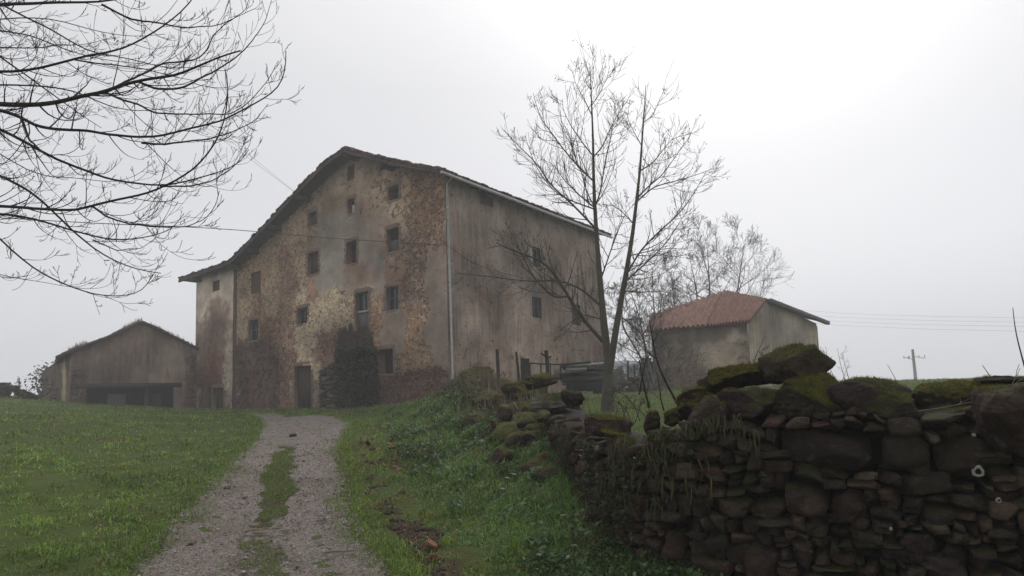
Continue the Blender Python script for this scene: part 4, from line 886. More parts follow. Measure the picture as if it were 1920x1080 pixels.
k = (sd < .45) & (x > rd+1.0) & (nz+.5*sstep(-1.6, -.15, sd)*sstep(6, 9, y)+.12*sstep(1.5, 3, x-rd) > .20) & ((sd < -.05) | (y > 7.5)); x, y, nz = x[k], y[k], nz[k]
hgt = np.abs(rng.normal(0, 1, len(x)))*(.045+.06*np.clip(nz, 0, 1))*np.clip(y/8, .8, 1.8)
leaves('undergrowth', np.stack([x, y, terrain(x, y)+hgt], -1), .038*np.clip(y/7, .8, 2.2), pick(len(x), [(.045, .085, .026), (.065, .115, .034), (.10, .15, .055), (.07, .055, .026), (.03, .05, .018)], (4, 4, 2, 1, 3), .3))
X_, Y_, rr = docks; n = len(X_)
leaves('dock_leaves', np.stack([X_, Y_, terrain(X_, Y_)+.05+.10*rng.uniform(0, 1, n)], -1), .075*np.clip(Y_/8, .8, 1.5), pick(n, [(.10, .17, .065), (.075, .135, .05), (.15, .21, .10), (.05, .09, .035)], (3, 3, 1.5, 2), .25), None, .6)  # the lightest tints are highlights painted into single leaves
# trailing dead grass and moss hanging over the overgrown part of the wall
n = 3600; s = rng.uniform(WLEN[5]-.25, WLEN[9], n)**1.0; F_ = [wframe(q) for q in np.linspace(WLEN[5]-.3, WLEN[9], 200)]; gi = np.clip(((s-(WLEN[5]-.3))/(WLEN[9]-WLEN[5]+.3)*199).astype(int), 0, 199)
Pp = np.array([f[0] for f in F_])[gi]; Nn = np.array([f[2] for f in F_])[gi]; dn_ = rng.uniform(0, 1, n)**2.2*.55
cl = fbm(np.stack([s*2.2, dn_*2, s*0], -1), 5, 3); kk = cl > -.08; Pp, Nn, dn_, s = Pp[kk], Nn[kk], dn_[kk], s[kk]; n = len(Pp)
P = Pp+Nn*(.10+.05*rng.uniform(0, 1, n))[:, None]; P[:, 2] = Pp[:, 2]-dn_
l = (rng.uniform(.03, .07, n)+rng.exponential(.04, n))[:, None]; off = Nn*rng.uniform(.02, .10, (n, 1)); side = np.cross(Nn, UPV)*rng.choice([-1, 1], (n, 1))
h = rng.uniform(.002, .0045, (n, 1)); m1 = P+off*.8+UPV*l*.10; tp = P+off+side*rng.normal(0, .03, (n, 1))-UPV*l
V = np.stack([P-side*h, P+side*h, m1+side*h, m1-side*h, tp], 1).reshape(-1, 3); b = np.arange(n)[:, None]*5
tag(mesh('hanging_grass', V, [b+np.array([[0, 1, 2, 3]]), b+np.array([[3, 2, 4]])], M_BLADE, None, None, np.repeat(pick(n, [(.085, .075, .025), (.06, .06, .02), (.035, .045, .015), (.12, .095, .05)], (4, 3, 4, 1.5), .3), 5, 0)), kind='stuff')
n = 9000; s = rng.uniform(WLEN[5]-.3, WLEN[9], n); gi = np.clip(((s-(WLEN[5]-.3))/(WLEN[9]-WLEN[5]+.3)*199).astype(int), 0, 199); Pp = np.array([f[0] for f in F_])[gi]; Nn = np.array([f[2] for f in F_])[gi]; dn_ = rng.uniform(-.02, 1.0, n)
kk = fbm(np.stack([s*2.0, dn_*2.6, s*0], -1), 15, 4) > .10; Pp, Nn, dn_ = Pp[kk], Nn[kk], dn_[kk]; n = len(Pp); P = Pp+Nn*(.13+np.abs(rng.normal(0, .05, n)))[:, None]; P[:, 2] = Pp[:, 2]-dn_
leaves('wall_creeper', P, np.full(n, .036), pick(n, [(.028, .045, .016), (.045, .065, .022), (.05, .042, .02), (.085, .085, .022)], (4, 3, 2, 1), .35), None, .1)
# moss fuzz on mossy cap stones
mp = []; mn = []
for W_, Q_, mo, d in CAPV:
    a, b_, c_ = W_[Q_[:, 0]], W_[Q_[:, 1]], W_[Q_[:, 2]]; nn = np.cross(b_-a, c_-a); ar = np.linalg.norm(nn, axis=1); nn = nn/(ar[:, None]+1e-12); ctr = (a+c_)/2
    g_ = nn[:, 2]+.7*fbm(ctr*5, 3, 3); kk = np.where(g_ > (.45 if mo else .85))[0]
    if not len(kk): continue
    cnt = np.maximum(1, (ar[kk]*(22000 if d < 6 else 5000)).astype(int)); idx = np.repeat(kk, cnt)
    q = W_[Q_[idx]]; wt = rng.dirichlet((1, 1, 1, 1), len(idx)); mp.append((q*wt[..., None]).sum(1)); mn.append(nn[idx])
mp = np.concatenate(mp); mn = np.concatenate(mn); n = len(mp)
dv = mn+rng.normal(0, .55, (n, 3)); dv /= np.linalg.norm(dv, axis=1)[:, None]; sdv = np.cross(dv, rng.normal(size=(n, 3))); sdv /= np.linalg.norm(sdv, axis=1)[:, None]
l = rng.uniform(.008, .026, (n, 1)); V = np.stack([mp-sdv*.0022-mn*.002, mp+sdv*.0022-mn*.002, mp+dv*l], 1).reshape(-1, 3)
tag(mesh('moss_fuzz', V, [np.arange(n*3).reshape(-1, 3)], M_MOSS, None, None, np.repeat(pick(n, [(.15, .135, .024), (.10, .10, .018), (.20, .17, .035), (.055, .06, .016), (.12, .085, .04)], (3, 4, 1, 3, 1), .25), 3, 0)), kind='stuff')
# loose gravel
x, y = scatter(34000, 250, 740, 4.2, 30, 6); rm = road_mask(x, y); k = (rm > .35) & (median_mask(x, y) < .5); x, y = x[k], y[k]; n = len(x)
oc = np.array([(1, 0, 0), (-1, 0, 0), (0, 1, 0), (0, -1, 0), (0, 0, 1), (0, 0, -1)], float); of = np.array([(0, 2, 4), (2, 1, 4), (1, 3, 4), (3, 0, 4), (2, 0, 5), (1, 2, 5), (3, 1, 5), (0, 3, 5)])
sz = rng.gamma(1.6, .0030, n)*np.clip(y/6, .9, 1.5)+.002
V = oc[None]*sz[:, None, None]*rng.uniform(.55, 1.25, (n, 6, 1)); V[..., 2] *= .65; th = rng.uniform(0, 6.3, n); cs, sn = np.cos(th)[:, None], np.sin(th)[:, None]
V = np.stack([V[..., 0]*cs-V[..., 1]*sn, V[..., 0]*sn+V[..., 1]*cs, V[..., 2]], -1)+np.stack([x, y, terrain(x, y)+.036], -1)[:, None]
tag(mesh('gravel', V.reshape(-1, 3), [(np.arange(n)[:, None, None]*6+of[None]).reshape(-1, 3)], simple('pebbles', (.9, .9, .9), (.7, .7, .7), 20, .9, .1, True), None, None, np.repeat(pick(n, [(.34, .30, .27), (.25, .215, .19), (.165, .135, .115), (.46, .42, .39), (.20, .13, .10)], (4, 4, 2, 1.3, .7)), 6, 0)), kind='stuff')
# churned earth clods beside the track
x, y = scatter(16000, 560, 820, 4.2, 17, 7); d = x-edge(EDR, y); so = soil_mask(x, y); k = (so > .35) & (d > 0) & (d < 1.1); x, y = x[k][:3200], y[k][:3200]; n = len(x); sz = rng.gamma(2, .008, n)+.004
V = oc[None]*sz[:, None, None]*rng.uniform(.5, 1.3, (n, 6, 1)); V[..., 2] *= .8; V = V+np.stack([x, y, terrain(x, y)+.005], -1)[:, None]
tag(mesh('earth_clods', V.reshape(-1, 3), [(np.arange(n)[:, None, None]*6+of[None]).reshape(-1, 3)], M_EARTH and simple('clod_earth', (.075, .05, .036), (.05, .034, .025), 12, 1, .3)), kind='stuff')
# fallen leaves
x, y = scatter(2600, 200, 1150, 3.8, 18, 8); k = (fbm2(x, y, 1.2, 91, 3) > .1) & (wall_dist(x, y)[0] < -.1); x, y = x[k], y[k]
y2 = 4.4*(3.9)**rng.uniform(0, 1, 900); x2 = edge(EDR, y2)+.55+rng.normal(0, .28, 900); kk = fbm2(x2, y2, 1.5, 92, 3) > -.1; x, y = np.concatenate([x, x2[kk]]), np.concatenate([y, y2[kk]])
leaves('fallen_leaves', np.stack([x, y, terrain(x, y)+.045], -1), .04*np.clip(y/8, .7, 1.6), pick(len(x), [(.17, .085, .05), (.10, .05, .032), (.22, .13, .08)], (3, 3, 1), .3), None, 2.0)
# ------------------------------------------------------------------ trees
M_BARKD = simple('dark_wet_bark', (.020, .016, .014), (.032, .027, .023), 8, .9, .6)
M_BARK = simple('mossy_grey_bark', (.115, .10, .08), (.08, .072, .05), 5, .9, .7)
M_BARKF = simple('grey_bark', (.15, .135, .12), (.11, .10, .09), 5, .9, .4)
def nrm_(v): return v/(np.linalg.norm(v)+1e-12)
def grow(mb, r, p, d, L, r0, lvl, maxl, up=.25, wig=.20, nch=(3, 5), ang=(.45, .95), shrink=(.38, .62), seglen=None, sides=None, tips=None, rmin=.0025, lat=None):
    n = max(4, min(9, int(L/.09)+3)); pts = [p]; q = p.copy(); dd = nrm_(d)
    for i in range(n):
        dd = nrm_(dd+r.normal(0, wig, 3)*(1/n**.5)*1.1+UPV*up*(i+1)/n*.55); q = q+dd*L/n; pts.append(q)
    pts = np.array(pts); rad = r0*(1-np.linspace(0, 1, n+1)**1.1*.78)
    tube_into(mb, pts, np.maximum(rad, rmin*.8), sides or (6 if r0 > .03 else (4 if r0 > .008 else 3)), None, False)
    if tips is not None and lvl >= maxl-1: tips.append((pts[-1], lvl)); tips.append((pts[len(pts)//2], lvl))
    if lvl >= maxl: return
    for k in range(int(r.integers(nch[0], nch[1]+1))):
        f = r.uniform(.22, .97); i = min(n-1, int(f*n)); o = pts[i]+(pts[i+1]-pts[i])*(f*n-i); t = nrm_(pts[i+1]-pts[i])
        s = np.cross(t, r.normal(size=3)); s = nrm_(s+(lat*(s@lat) if lat is not None else 0)); a = r.uniform(*ang)
        grow(mb, r, o, t*math.cos(a)+s*math.sin(a), L*r.uniform(*shrink)*(1.15-.5*f), max(rmin, rad[i]*r.uniform(.45, .65)), lvl+1, maxl, up, wig, nch, ang, shrink, None, sides, tips, rmin, lat)
def smooth_path(P, n):
    P = np.asarray(P, float); s = np.concatenate([[0], np.cumsum(np.linalg.norm(np.diff(P, axis=0), axis=1))]); u = np.linspace(0, s[-1], n)
    Q = np.stack([np.interp(u, s, P[:, k]) for k in range(3)], -1)
    for _ in range(3): Q[1:-1] = (Q[:-2]+2*Q[1:-1]+Q[2:])/4
    return Q
# near tree: trunk stands left of the picture, its boughs hang across the upper left
TB = np.array((-9.2, 7.2, 0)); TB[2] = terrain(TB[0], TB[1])-.1
near = thing('bare_ash_tree', 'bare dark tree whose upturned boughs hang across the upper left of the view', 'tree', tuple(TB))
mb = MB(); tk = smooth_path([TB, TB+(.1, .05, 2), TB+(.0, .1, 4.2), TB+(.25, 0, 6.5), TB+(.2, .1, 9.5), TB+(.5, .1, 13)], 24)
tube_into(mb, tk, .30*(1-np.linspace(0, 1, 24)*.85)+.06*np.exp(-np.linspace(0, 24, 24)), 12); mb.build('trunk', M_BARKD, near, smooth=True)
BR = [  # traced boughs: picture points, width px at the start, distance
 ([(0, 11), (60, 10), (110, 7), (190, 8), (240, -2), (330, -20)], 6.5, 6.6), ([(190, 8), (240, 35), (300, 43), (345, 53), (368, 52), (415, 48), (450, 35), (478, 17)], 3.0, 6.6),
 ([(0, 135), (40, 137), (95, 127), (140, 112), (180, 103), (235, 93), (300, 57), (330, 35), (367, 0), (380, -30)], 5.5, 6.2),
 ([(0, 195), (40, 197), (100, 193), (150, 180), (200, 172), (255, 152), (300, 144), (340, 143), (370, 126), (425, 100), (452, 95)], 8.5, 6.8),
 ([(200, 172), (240, 150), (270, 137), (310, 118), (365, 113), (385, 97), (398, 65), (425, 40), (460, 18), (468, -6)], 3.2, 6.8),
 ([(258, 152), (270, 158), (298, 168), (342, 164), (381, 143), (437, 111), (475, 72), (498, 36), (509, 0)], 3.4, 6.7),
 ([(195, 172), (230, 187), (258, 195), (290, 213), (350, 214), (430, 215), (470, 190), (505, 150), (517, 122)], 3.0, 6.9),
 ([(0, 208), (40, 222), (60, 235), (100, 243), (160, 245), (200, 254), (250, 258), (305, 257), (345, 245), (400, 231), (425, 222), (455, 205), (500, 180), (525, 165), (537, 130), (536, 95)], 5.0, 7.2),
 ([(0, 245), (40, 262), (75, 285), (105, 300), (150, 317), (200, 337), (240, 342), (300, 350), (350, 340), (420, 320), (450, 308), (466, 280)], 5.0, 7.5),
 ([(0, 385), (60, 388), (110, 393), (150, 390), (175, 382), (235, 370), (285, 360), (330, 340), (360, 320), (385, 298), (412, 260), (423, 220), (430, 180), (425, 140)], 5.2, 6.0),
 ([(0, 332), (40, 350), (70, 370), (92, 392), (130, 430), (150, 450), (190, 480), (230, 500), (265, 511), (302, 513)], 5.2, 7.0),
 ([(0, 405), (60, 411), (100, 425), (140, 437), (200, 452), (240, 453), (290, 443), (322, 432), (345, 400)], 4.0, 7.8),
 ([(0, 445), (35, 480), (60, 498), (100, 525), (130, 535), (190, 556), (250, 554), (278, 545), (287, 515)], 3.6, 6.4),
 ([(172, 386), (200, 405), (240, 418), (300, 424), (350, 424), (390, 412), (410, 385), (412, 358)], 2.8, 6.0),
 ([(0, 5), (30, 22), (100, 55), (160, 95), (230, 105), (300, 125), (340, 128), (400, 124)], 3.0, 7.9), ([(0, 60), (60, 69), (90, 82), (150, 105), (220, 118), (300, 122)], 2.6, 8.4),
 ([(0, 108), (40, 135), (80, 165), (110, 188), (150, 215), (190, 240)], 3.6, 7.3), ([(0, 515), (20, 522), (70, 525), (118, 538), (150, 540)], 2.0, 7.6),
 ([(40, 222), (55, 260), (75, 282), (98, 300)], 3.4, 7.2), ([(265, 268), (300, 271), (400, 260), (440, 245), (480, 225), (503, 195)], 2.8, 7.4),
 ([(0, 90), (80, 92), (110, 82), (150, 86), (210, 70)], 2.2, 8.2), ([(300, 350), (360, 349), (400, 338), (440, 315), (470, 275), (472, 250)], 2.2, 7.5),
 ([(140, 112), (200, 122), (280, 130), (360, 150), (400, 148)], 2.2, 6.2), ([(0, 35), (70, 30), (120, 40), (180, 60), (250, 70), (310, 64)], 2.4, 7.0), ([(0, 158), (60, 158), (130, 165), (210, 200), (260, 207), (330, 200)], 2.6, 8.0),
 ([(0, 290), (50, 320), (90, 335), (140, 330), (200, 345), (260, 330), (290, 300)], 2.0, 8.3), ([(175, 450), (220, 470), (262, 465), (300, 440)], 1.8, 7.8)]
for k, (pl, w, d0) in enumerate(BR):
    r = np.random.default_rng(500+k); mb = MB(); n = len(pl); ph = r.uniform(0, 6)
    P = [at(px, py, d0+.45*math.sin(ph+i/n*3.0)-.45*math.sin(ph)) for i, (px, py) in enumerate(pl)]; lead = 0
    if pl[0][0] <= 0:                                                # carry the bough back to the trunk
        zj = max(1.9, min(10.5, P[0][2]+r.uniform(-1.3, -.2))); j = np.array([TB[0]+.08, TB[1]+.05, zj]); a = P[0]; t_ = nrm_(P[1]-P[0])
        mid = a-t_*np.linalg.norm(a-j)*.45; P = [j, (j+mid)/2*1.0, mid]+P; lead = 3
    m_ = 14+4*n; Q = smooth_path(P, m_); r0 = w*1.5/2/F*d0; f = np.linspace(0, 1, m_)
    rad = r0*(1-.80*f**.9) if not lead else np.interp(f, [0, .35, 1], [r0*1.9+.02, r0*1.02, r0*.2]); rad = np.maximum(rad, .0032); Q = Q+np.cumsum(r.normal(0, .004, Q.shape), axis=0)*np.minimum(1, 6*f*(1-f)+.1)[:, None]*.6
    tube_into(mb, Q, rad, 7, None, True)
    L = np.linalg.norm(np.diff(Q, axis=0), axis=1).sum(); vis = np.linspace(.22 if lead else .05, .99, int(4+L*4.0))
    for fv in vis:
        i = min(m_-2, int(fv*(m_-1)+r.uniform(-.4, .4))); t = nrm_(Q[i+1]-Q[i]); s = nrm_(np.cross(t, r.normal(size=3)))
        if s[2] > .3 and r.uniform() < .4: s = -s
        a = r.uniform(.45, 1.05); grow(mb, r, Q[i], t*math.cos(a)+s*math.sin(a), r.uniform(.35, 1.15)*(1.15-.85*fv), max(.0034, min(rad[i]*.5, .010)), 1, 3, .55, .16, (1, 3), (.35, .85), (.3, .65), rmin=.0030)
    mb.build('branch', M_BARKD, near)
def path_px(pl, d0, dv=0.0): return [at(px, py, d0+dv*i/(len(pl)-1)) for i, (px, py) in enumerate(pl)]
# the twin-stemmed alder before the farmhouse
AB = at(1138, 776, 13.6); AB[2] = terrain(AB[0], AB[1])-.1
ald = thing('bare_alder_tree', 'bare twin-stemmed tree dotted with dark cones, standing behind the low wall before the farmhouse', 'tree', tuple(AB))
ald['label'] = 'bare twin-stemmed tree dotted with dark cones, behind the low part of the wall'
mb = MB(); r = np.random.default_rng(31)
S1 = smooth_path([AB]+path_px([(1140, 740), (1143, 690), (1136, 640), (1128, 560), (1123, 500), (1117, 420), (1113, 340), (1112, 260), (1109, 190), (1106, 120)], 13.5, .5), 40)
S2 = smooth_path(path_px([(1142, 700), (1148, 660), (1158, 600), (1168, 545), (1176, 500), (1186, 440), (1193, 380), (1200, 320), (1204, 260), (1208, 210), (1211, 160)], 13.5, -.9), 40)
f = np.linspace(0, 1, 40); tube_into(mb, S1, np.interp(f, [0, .08, .18, .5, 1], [.16, .125, .088, .05, .006]), 10); tube_into(mb, S2, np.interp(f, [0, .1, .5, 1], [.088, .075, .042, .006]), 9)
mb.build('trunk', M_BARK, ald, smooth=True)
LM = [([(1130, 640), (1095, 600), (1065, 555), (1040, 510), (1010, 485), (960, 470), (930, 455)], 4.5, -.9), ([(1128, 575), (1090, 540), (1050, 525), (990, 528), (930, 520), (860, 512)], 2.6, .8), ([(1065, 555), (1040, 560), (1000, 520), (975, 470), (960, 430)], 2.4, -.5),
      ([(1118, 430), (1090, 400), (1060, 370), (1035, 352), (1010, 310), (985, 285), (960, 262), (946, 245)], 3.2, -.6), ([(1114, 392), (1075, 378), (1045, 365), (1015, 330), (995, 290), (985, 255)], 2.2, .7), ([(1113, 388), (1085, 365), (1055, 335), (1040, 310), (1020, 300)], 2.2, .9),
      ([(1111, 338), (1085, 313), (1060, 285), (1035, 250), (1015, 225), (1003, 190), (1000, 175)], 2.6, .5), ([(1110, 290), (1090, 265), (1070, 235), (1055, 205), (1055, 185)], 2.0, -.4), ([(1113, 385), (1100, 360), (1088, 315), (1075, 290), (1068, 250)], 2.0, .6),
      ([(1114, 392), (1125, 365), (1132, 320), (1140, 280), (1150, 235), (1152, 200), (1155, 185)], 2.4, -.5), ([(1112, 295), (1130, 275), (1140, 250), (1155, 220), (1175, 190), (1178, 185)], 2.0, .5), ([(1109, 215), (1095, 185), (1080, 160), (1072, 130)], 1.5, .3), ([(1108, 200), (1125, 175), (1140, 140), (1143, 125)], 1.4, -.3), ([(1107, 180), (1112, 150), (1113, 125)], 1.2, .1),
      ([(1128, 520), (1145, 470), (1160, 430), (1172, 400), (1190, 382)], 2.6, .6), ([(1172, 520), (1200, 470), (1240, 430), (1275, 400), (1300, 365), (1325, 320)], 3.2, -.7), ([(1170, 530), (1215, 490), (1250, 455), (1275, 415), (1290, 395)], 2.8, .7), ([(1194, 372), (1215, 350), (1240, 330), (1255, 310), (1290, 260)], 2.4, .6),
      ([(1192, 380), (1225, 350), (1265, 340), (1300, 330), (1340, 315)], 2.2, -.5), ([(1201, 320), (1225, 305), (1240, 285), (1260, 260), (1295, 250)], 2.0, .3), ([(1204, 275), (1190, 250), (1180, 230), (1175, 210)], 1.4, .2), ([(1207, 230), (1225, 215), (1235, 190), (1240, 180)], 1.4, -.3), ([(1188, 420), (1170, 400), (1150, 385), (1120, 382)], 1.6, -.4), ([(1168, 545), (1200, 548), (1240, 545), (1270, 555)], 2.0, .6), ([(1160, 590), (1185, 610), (1215, 640), (1235, 655)], 1.6, -.4), ([(1178, 480), (1220, 470), (1260, 465), (1300, 470)], 1.8, .8), ([(1130, 600), (1100, 590), (1075, 600), (1050, 620)], 1.8, .5)]
tips = []
for k, (pl, w, dv) in enumerate(LM):
    r = np.random.default_rng(700+k); mb = MB(); Q = smooth_path(path_px(pl, 13.7, dv), 22); r0 = w*(1.7 if k < 3 else 1.35)/2/F*13.7; rad = np.maximum(r0*(1-.8*np.linspace(0, 1, 22)), .005); tube_into(mb, Q, rad, 6, None, False)
    L = np.linalg.norm(np.diff(Q, axis=0), axis=1).sum()
    for fv in np.linspace(.08, .99, int(3+L*7)):
        i = min(20, int(fv*21)); t = nrm_(Q[i+1]-Q[i]); s = nrm_(np.cross(t, r.normal(size=3))); a = r.uniform(.5, 1.1)
        grow(mb, r, Q[i], t*math.cos(a)+s*math.sin(a), r.uniform(.45, 1.2)*(1.1-.62*fv), max(.0055, min(rad[i]*.6, .014)), 1, 2, .30, .15, (3, 6), (.4, .9), (.3, .7), tips=tips, rmin=.0046)
    mb.build('branch', M_BARK, ald)
cb = MB(); r = np.random.default_rng(5)
for (p, l) in tips:
    if p[2] < 4.6 or r.uniform() > .10: continue
    for _ in range(int(r.integers(1, 3))):
        V, Q = cubesphere(3); V = V/np.linalg.norm(V, axis=1)[:, None]*r.uniform(.006, .012); V[:, 2] *= 1.5; cb.add(V+p+r.normal(0, .035, 3)-(0, 0, .02), Q=Q)
tag(cb.build('cones', simple('dark_cones', (.045, .032, .024), (.03, .022, .018), 8), ald), kind='stuff')
# misty trees behind the shed, and the thicket left of it
def wild_tree(label, px, py, d, h, name='bare_tree', spread=.8, nl=13, seed=0, lean=(0, 0), group='bare trees beyond the shed', lv=3, mat=None, rmin=.010, r0=None, low=.16):
    b = at(px, py, d); b[2] = terrain(b[0], b[1])-.1; t = thing(name, label, 'tree', tuple(b), group); r = np.random.default_rng(seed)
    ht = h*.93; tr = smooth_path([b, b+(lean[0]*.3, lean[1]*.2, ht*.33), b+(lean[0]*.7+r.normal(0, .2), lean[1]*.6, ht*.68), b+(lean[0], lean[1], ht)], 26); rr = r0 or h*.012
    mb = MB(); f = np.linspace(0, 1, 26); rad = np.interp(f, [0, .1, 1], [rr*1.2, rr, rmin]); tube_into(mb, tr, rad, 8); mb.build('trunk', mat or M_BARKF, t, smooth=True)
    for k in range(nl):
        fv = low+(.97-low)*k/(nl-1); i = min(24, int(fv*25)); az = k*2.4+r.normal(0, .4); el = r.uniform(.30, .85)+.35*fv
        d_ = np.array((math.cos(az)*math.cos(el), math.sin(az)*math.cos(el), math.sin(el))); mb = MB()
        grow(mb, r, tr[i], d_, h*spread*r.uniform(.34, .5)*(1.1-.7*fv), max(rmin, rad[i]*.6), 0, lv, .10, .17, (4, 6), (.4, .95), (.42, .74), rmin=rmin); mb.build('branch', mat or M_BARKF, t)
    return t
wild_tree('grey bare tree rising right behind the red roof peak', 1336, 716, 47, 12.6, seed=1, spread=.95, lean=(.2, 0), rmin=.009)
wild_tree('misty bare tree leaning furthest right above the red roof', 1350, 716, 48.5, 12.4, seed=2, spread=1.15, lean=(2.6, 0), rmin=.009)
wild_tree('bare tree just left of the red roof peak', 1312, 716, 46, 11.4, seed=3, spread=.85, lean=(-.3, 0), rmin=.009)
wild_tree('slender bare tree over the left half of the red roof', 1290, 716, 44, 9.8, seed=4, spread=.75, lean=(-.8, 0), rmin=.009)
wild_tree('thin bare tree over the left end of the red roof', 1245, 716, 41, 9.0, seed=5, spread=.8, lean=(-.4, 0), rmin=.007, nl=11)
wild_tree('thin grey tree standing left of the shed, behind the twin-stemmed tree', 1228, 716, 33, 6.6, seed=6, spread=.9, lean=(-1.3, 0), rmin=.009, nl=12, low=.08)
wild_tree('low bushy leaning tree in the gap between farmhouse and shed', 1224, 722, 22, 4.2, seed=8, spread=1.0, lean=(-.9, .2), rmin=.006, nl=12, low=.08, lv=3)
# bare stems and brambles behind the wall
def stems(name, label, group, base, specs, mat=M_BARKD, seed=0, twig=3):
    t = thing(name, label, 'shrub', tuple(base), group); r = np.random.default_rng(seed)
    for pl, w, d0 in specs:
        mb = MB(); Q = smooth_path(path_px(pl, d0, r.normal(0, .1)), 12); r0 = w/2/F*d0; tube_into(mb, Q, np.maximum(r0*(1-.7*np.linspace(0, 1, 12)), .0022), 5)
        for k in range(twig):
            i = int(r.integers(3, 10)); tt = nrm_(Q[i+1]-Q[i]); s = nrm_(np.cross(tt, r.normal(size=3))); grow(mb, r, Q[i], tt*.7+s*.7, np.linalg.norm(Q[-1]-Q[0])*r.uniform(.2, .4), max(.002, r0*.4), 1, 2, .2, .25, (1, 3), rmin=.0022)
        mb.build('stem', mat, t)
    return t
stems('bare_shrub', 'long bare stems leaning up out of the dip in the wall', 'bare shrubs along the wall', at(1240, 780, 6.2), [([(1270, 757), (1250, 720), (1235, 690), (1226, 655), (1222, 630), (1218, 600)], 5, 6.4), ([(1218, 765), (1210, 735), (1205, 710), (1201, 690), (1199, 675)], 5, 6.6), ([(1245, 770), (1238, 745), (1236, 720), (1232, 700)], 3.5, 6.2), ([(1199, 740), (1207, 690), (1216, 664), (1222, 660)], 3, 6.6)], seed=1)
stems('bramble', 'tangle of thin bramble stems at the foot of the twin-stemmed tree', 'bare shrubs along the wall', at(1180, 780, 7.5), [([(1175, 790), (1165, 760), (1150, 735), (1140, 725)], 1.8, 7.6), ([(1200, 790), (1190, 760), (1170, 740), (1160, 735)], 1.8, 7.4), ([(1215, 785), (1195, 765), (1180, 764), (1160, 767)], 1.8, 7.6), ([(1190, 795), (1200, 765), (1205, 740)], 1.8, 7.3), ([(1165, 790), (1180, 750), (1190, 735)], 1.5, 7.7), ([(1150, 790), (1160, 765), (1162, 745)], 1.5, 7.9), ([(1225, 790), (1212, 755), (1200, 745)], 1.5, 7.0), ([(1185, 795), (1176, 772), (1158, 752), (1146, 750)], 1.6, 7.2)], seed=2, twig=6)
stems('bare_shrub', 'few upright twigs sprouting before the shed, left of the pointed block', 'bare shrubs along the wall', at(1412, 690, 5.0), [([(1412, 688), (1418, 665), (1428, 645), (1433, 632)], 2.0, 5.2), ([(1410, 690), (1402, 672), (1396, 668)], 1.8, 5.2), ([(1415, 688), (1430, 675), (1440, 668)], 1.6, 5.2), ([(1426, 684), (1428, 668), (1430, 660)], 1.4, 5.2)], seed=3, twig=2)
stems('weed_stalks', 'faint dead weed stalks against the sky right of the shed', 'bare shrubs along the wall', at(1570, 715, 9), [([(1568, 715), (1555, 690), (1548, 650)], 1.3, 9), ([(1585, 715), (1575, 680), (1570, 652)], 1.3, 9), ([(1592, 712), (1586, 690), (1580, 664)], 1.3, 9), ([(1578, 718), (1588, 690), (1592, 680)], 1.2, 9), ([(1560, 718), (1550, 700), (1545, 672)], 1.2, 9)], M_BARKF, 4, 3)
stems('weed_stalk', 'single slanting grey weed stalk above the dark peaked boulder', 'bare shrubs along the wall', at(1684, 720, 6), [([(1684, 722), (1676, 705), (1664, 684)], 1.6, 6)], M_BARKF, 5, 0)
stems('whip_stem', 'tall bare whip curving up at the right edge of the view', 'bare shrubs along the wall', at(1935, 760, 4.4), [([(1940, 770), (1925, 700), (1912, 655), (1903, 620), (1899, 577)], 4.0, 4.6)], M_BARKD, 6, 0)
stems('twig', 'short bare twig poking up left of the rough pitted rock', 'bare shrubs along the wall', at(1858, 715, 4.3), [([(1862, 716), (1850, 696), (1842, 685)], 2.4, 4.4)], M_BARKD, 7, 0)
stems('dead_stems', 'pale dead stems strewn across the wall top by the round boulder', 'bare shrubs along the wall', at(1790, 765, 3.7), [([(1712, 772), (1770, 765), (1830, 752), (1880, 742), (1925, 738)], 2.6, 3.72), ([(1775, 778), (1800, 765), (1850, 760), (1905, 758)], 2.2, 3.66), ([(1770, 780), (1795, 770), (1860, 750), (1920, 708)], 2.0, 3.60), ([(1845, 778), (1860, 750), (1885, 735), (1925, 728)], 2.4, 3.52)], simple('pale_dead_stem', (.19, .16, .13), (.12, .10, .08), 8), 8, 2)
# dry weeds on the heap
n = 2600; s = rng.uniform(WLEN[10]-2.0, WLEN[12], n); F_ = np.array([wall_pt(q) for q in s]); P = F_+np.stack([rng.normal(0, .5, n), rng.normal(0, .6, n), 0*s], -1); P[:, 2] = np.maximum(terrain(P[:, 0], P[:, 1]), 0)
blades('dry_weeds', P, .55, .018, .35, pick(n, [(.15, .115, .075), (.10, .075, .05), (.20, .17, .11), (.05, .06, .025)], (4, 4, 1.5, 2)))
# ivy over the stair block, over the barn's far corner, tufts on the barn roof
V = []
n = 9000; t_ = rng.uniform(sa-.1, smid+.15, n); q = rng.uniform(0, 1, n); z = zb_+q*(zhi-zb_+.12); o = -1.26-rng.uniform(0, .16, n); 
P = HC+t_[:, None]*HU+z[:, None]*UPV+o[:, None]*HW; kk = fbm(np.stack([t_*1.3, z*1.3, t_*0], -1), 12, 3)+.45*(smid-.1-t_) > -.12; P = P[kk]
n2_ = 3500; t2 = rng.uniform(sa-.15, smid+.4, n2_); P2 = HC+t2[:, None]*HU+(zhi+.1+rng.uniform(-.2, .12, n2_))[:, None]*UPV-rng.uniform(0, 1.2, n2_)[:, None]*HW
n3 = 3000; z3 = zb_+rng.uniform(0, 1, n3)*(zhi-zb_+.1); P3 = HC+(sa-.17+rng.uniform(-.1, .05, n3))[:, None]*HU+z3[:, None]*UPV-rng.uniform(0, 1.2, n3)[:, None]*HW
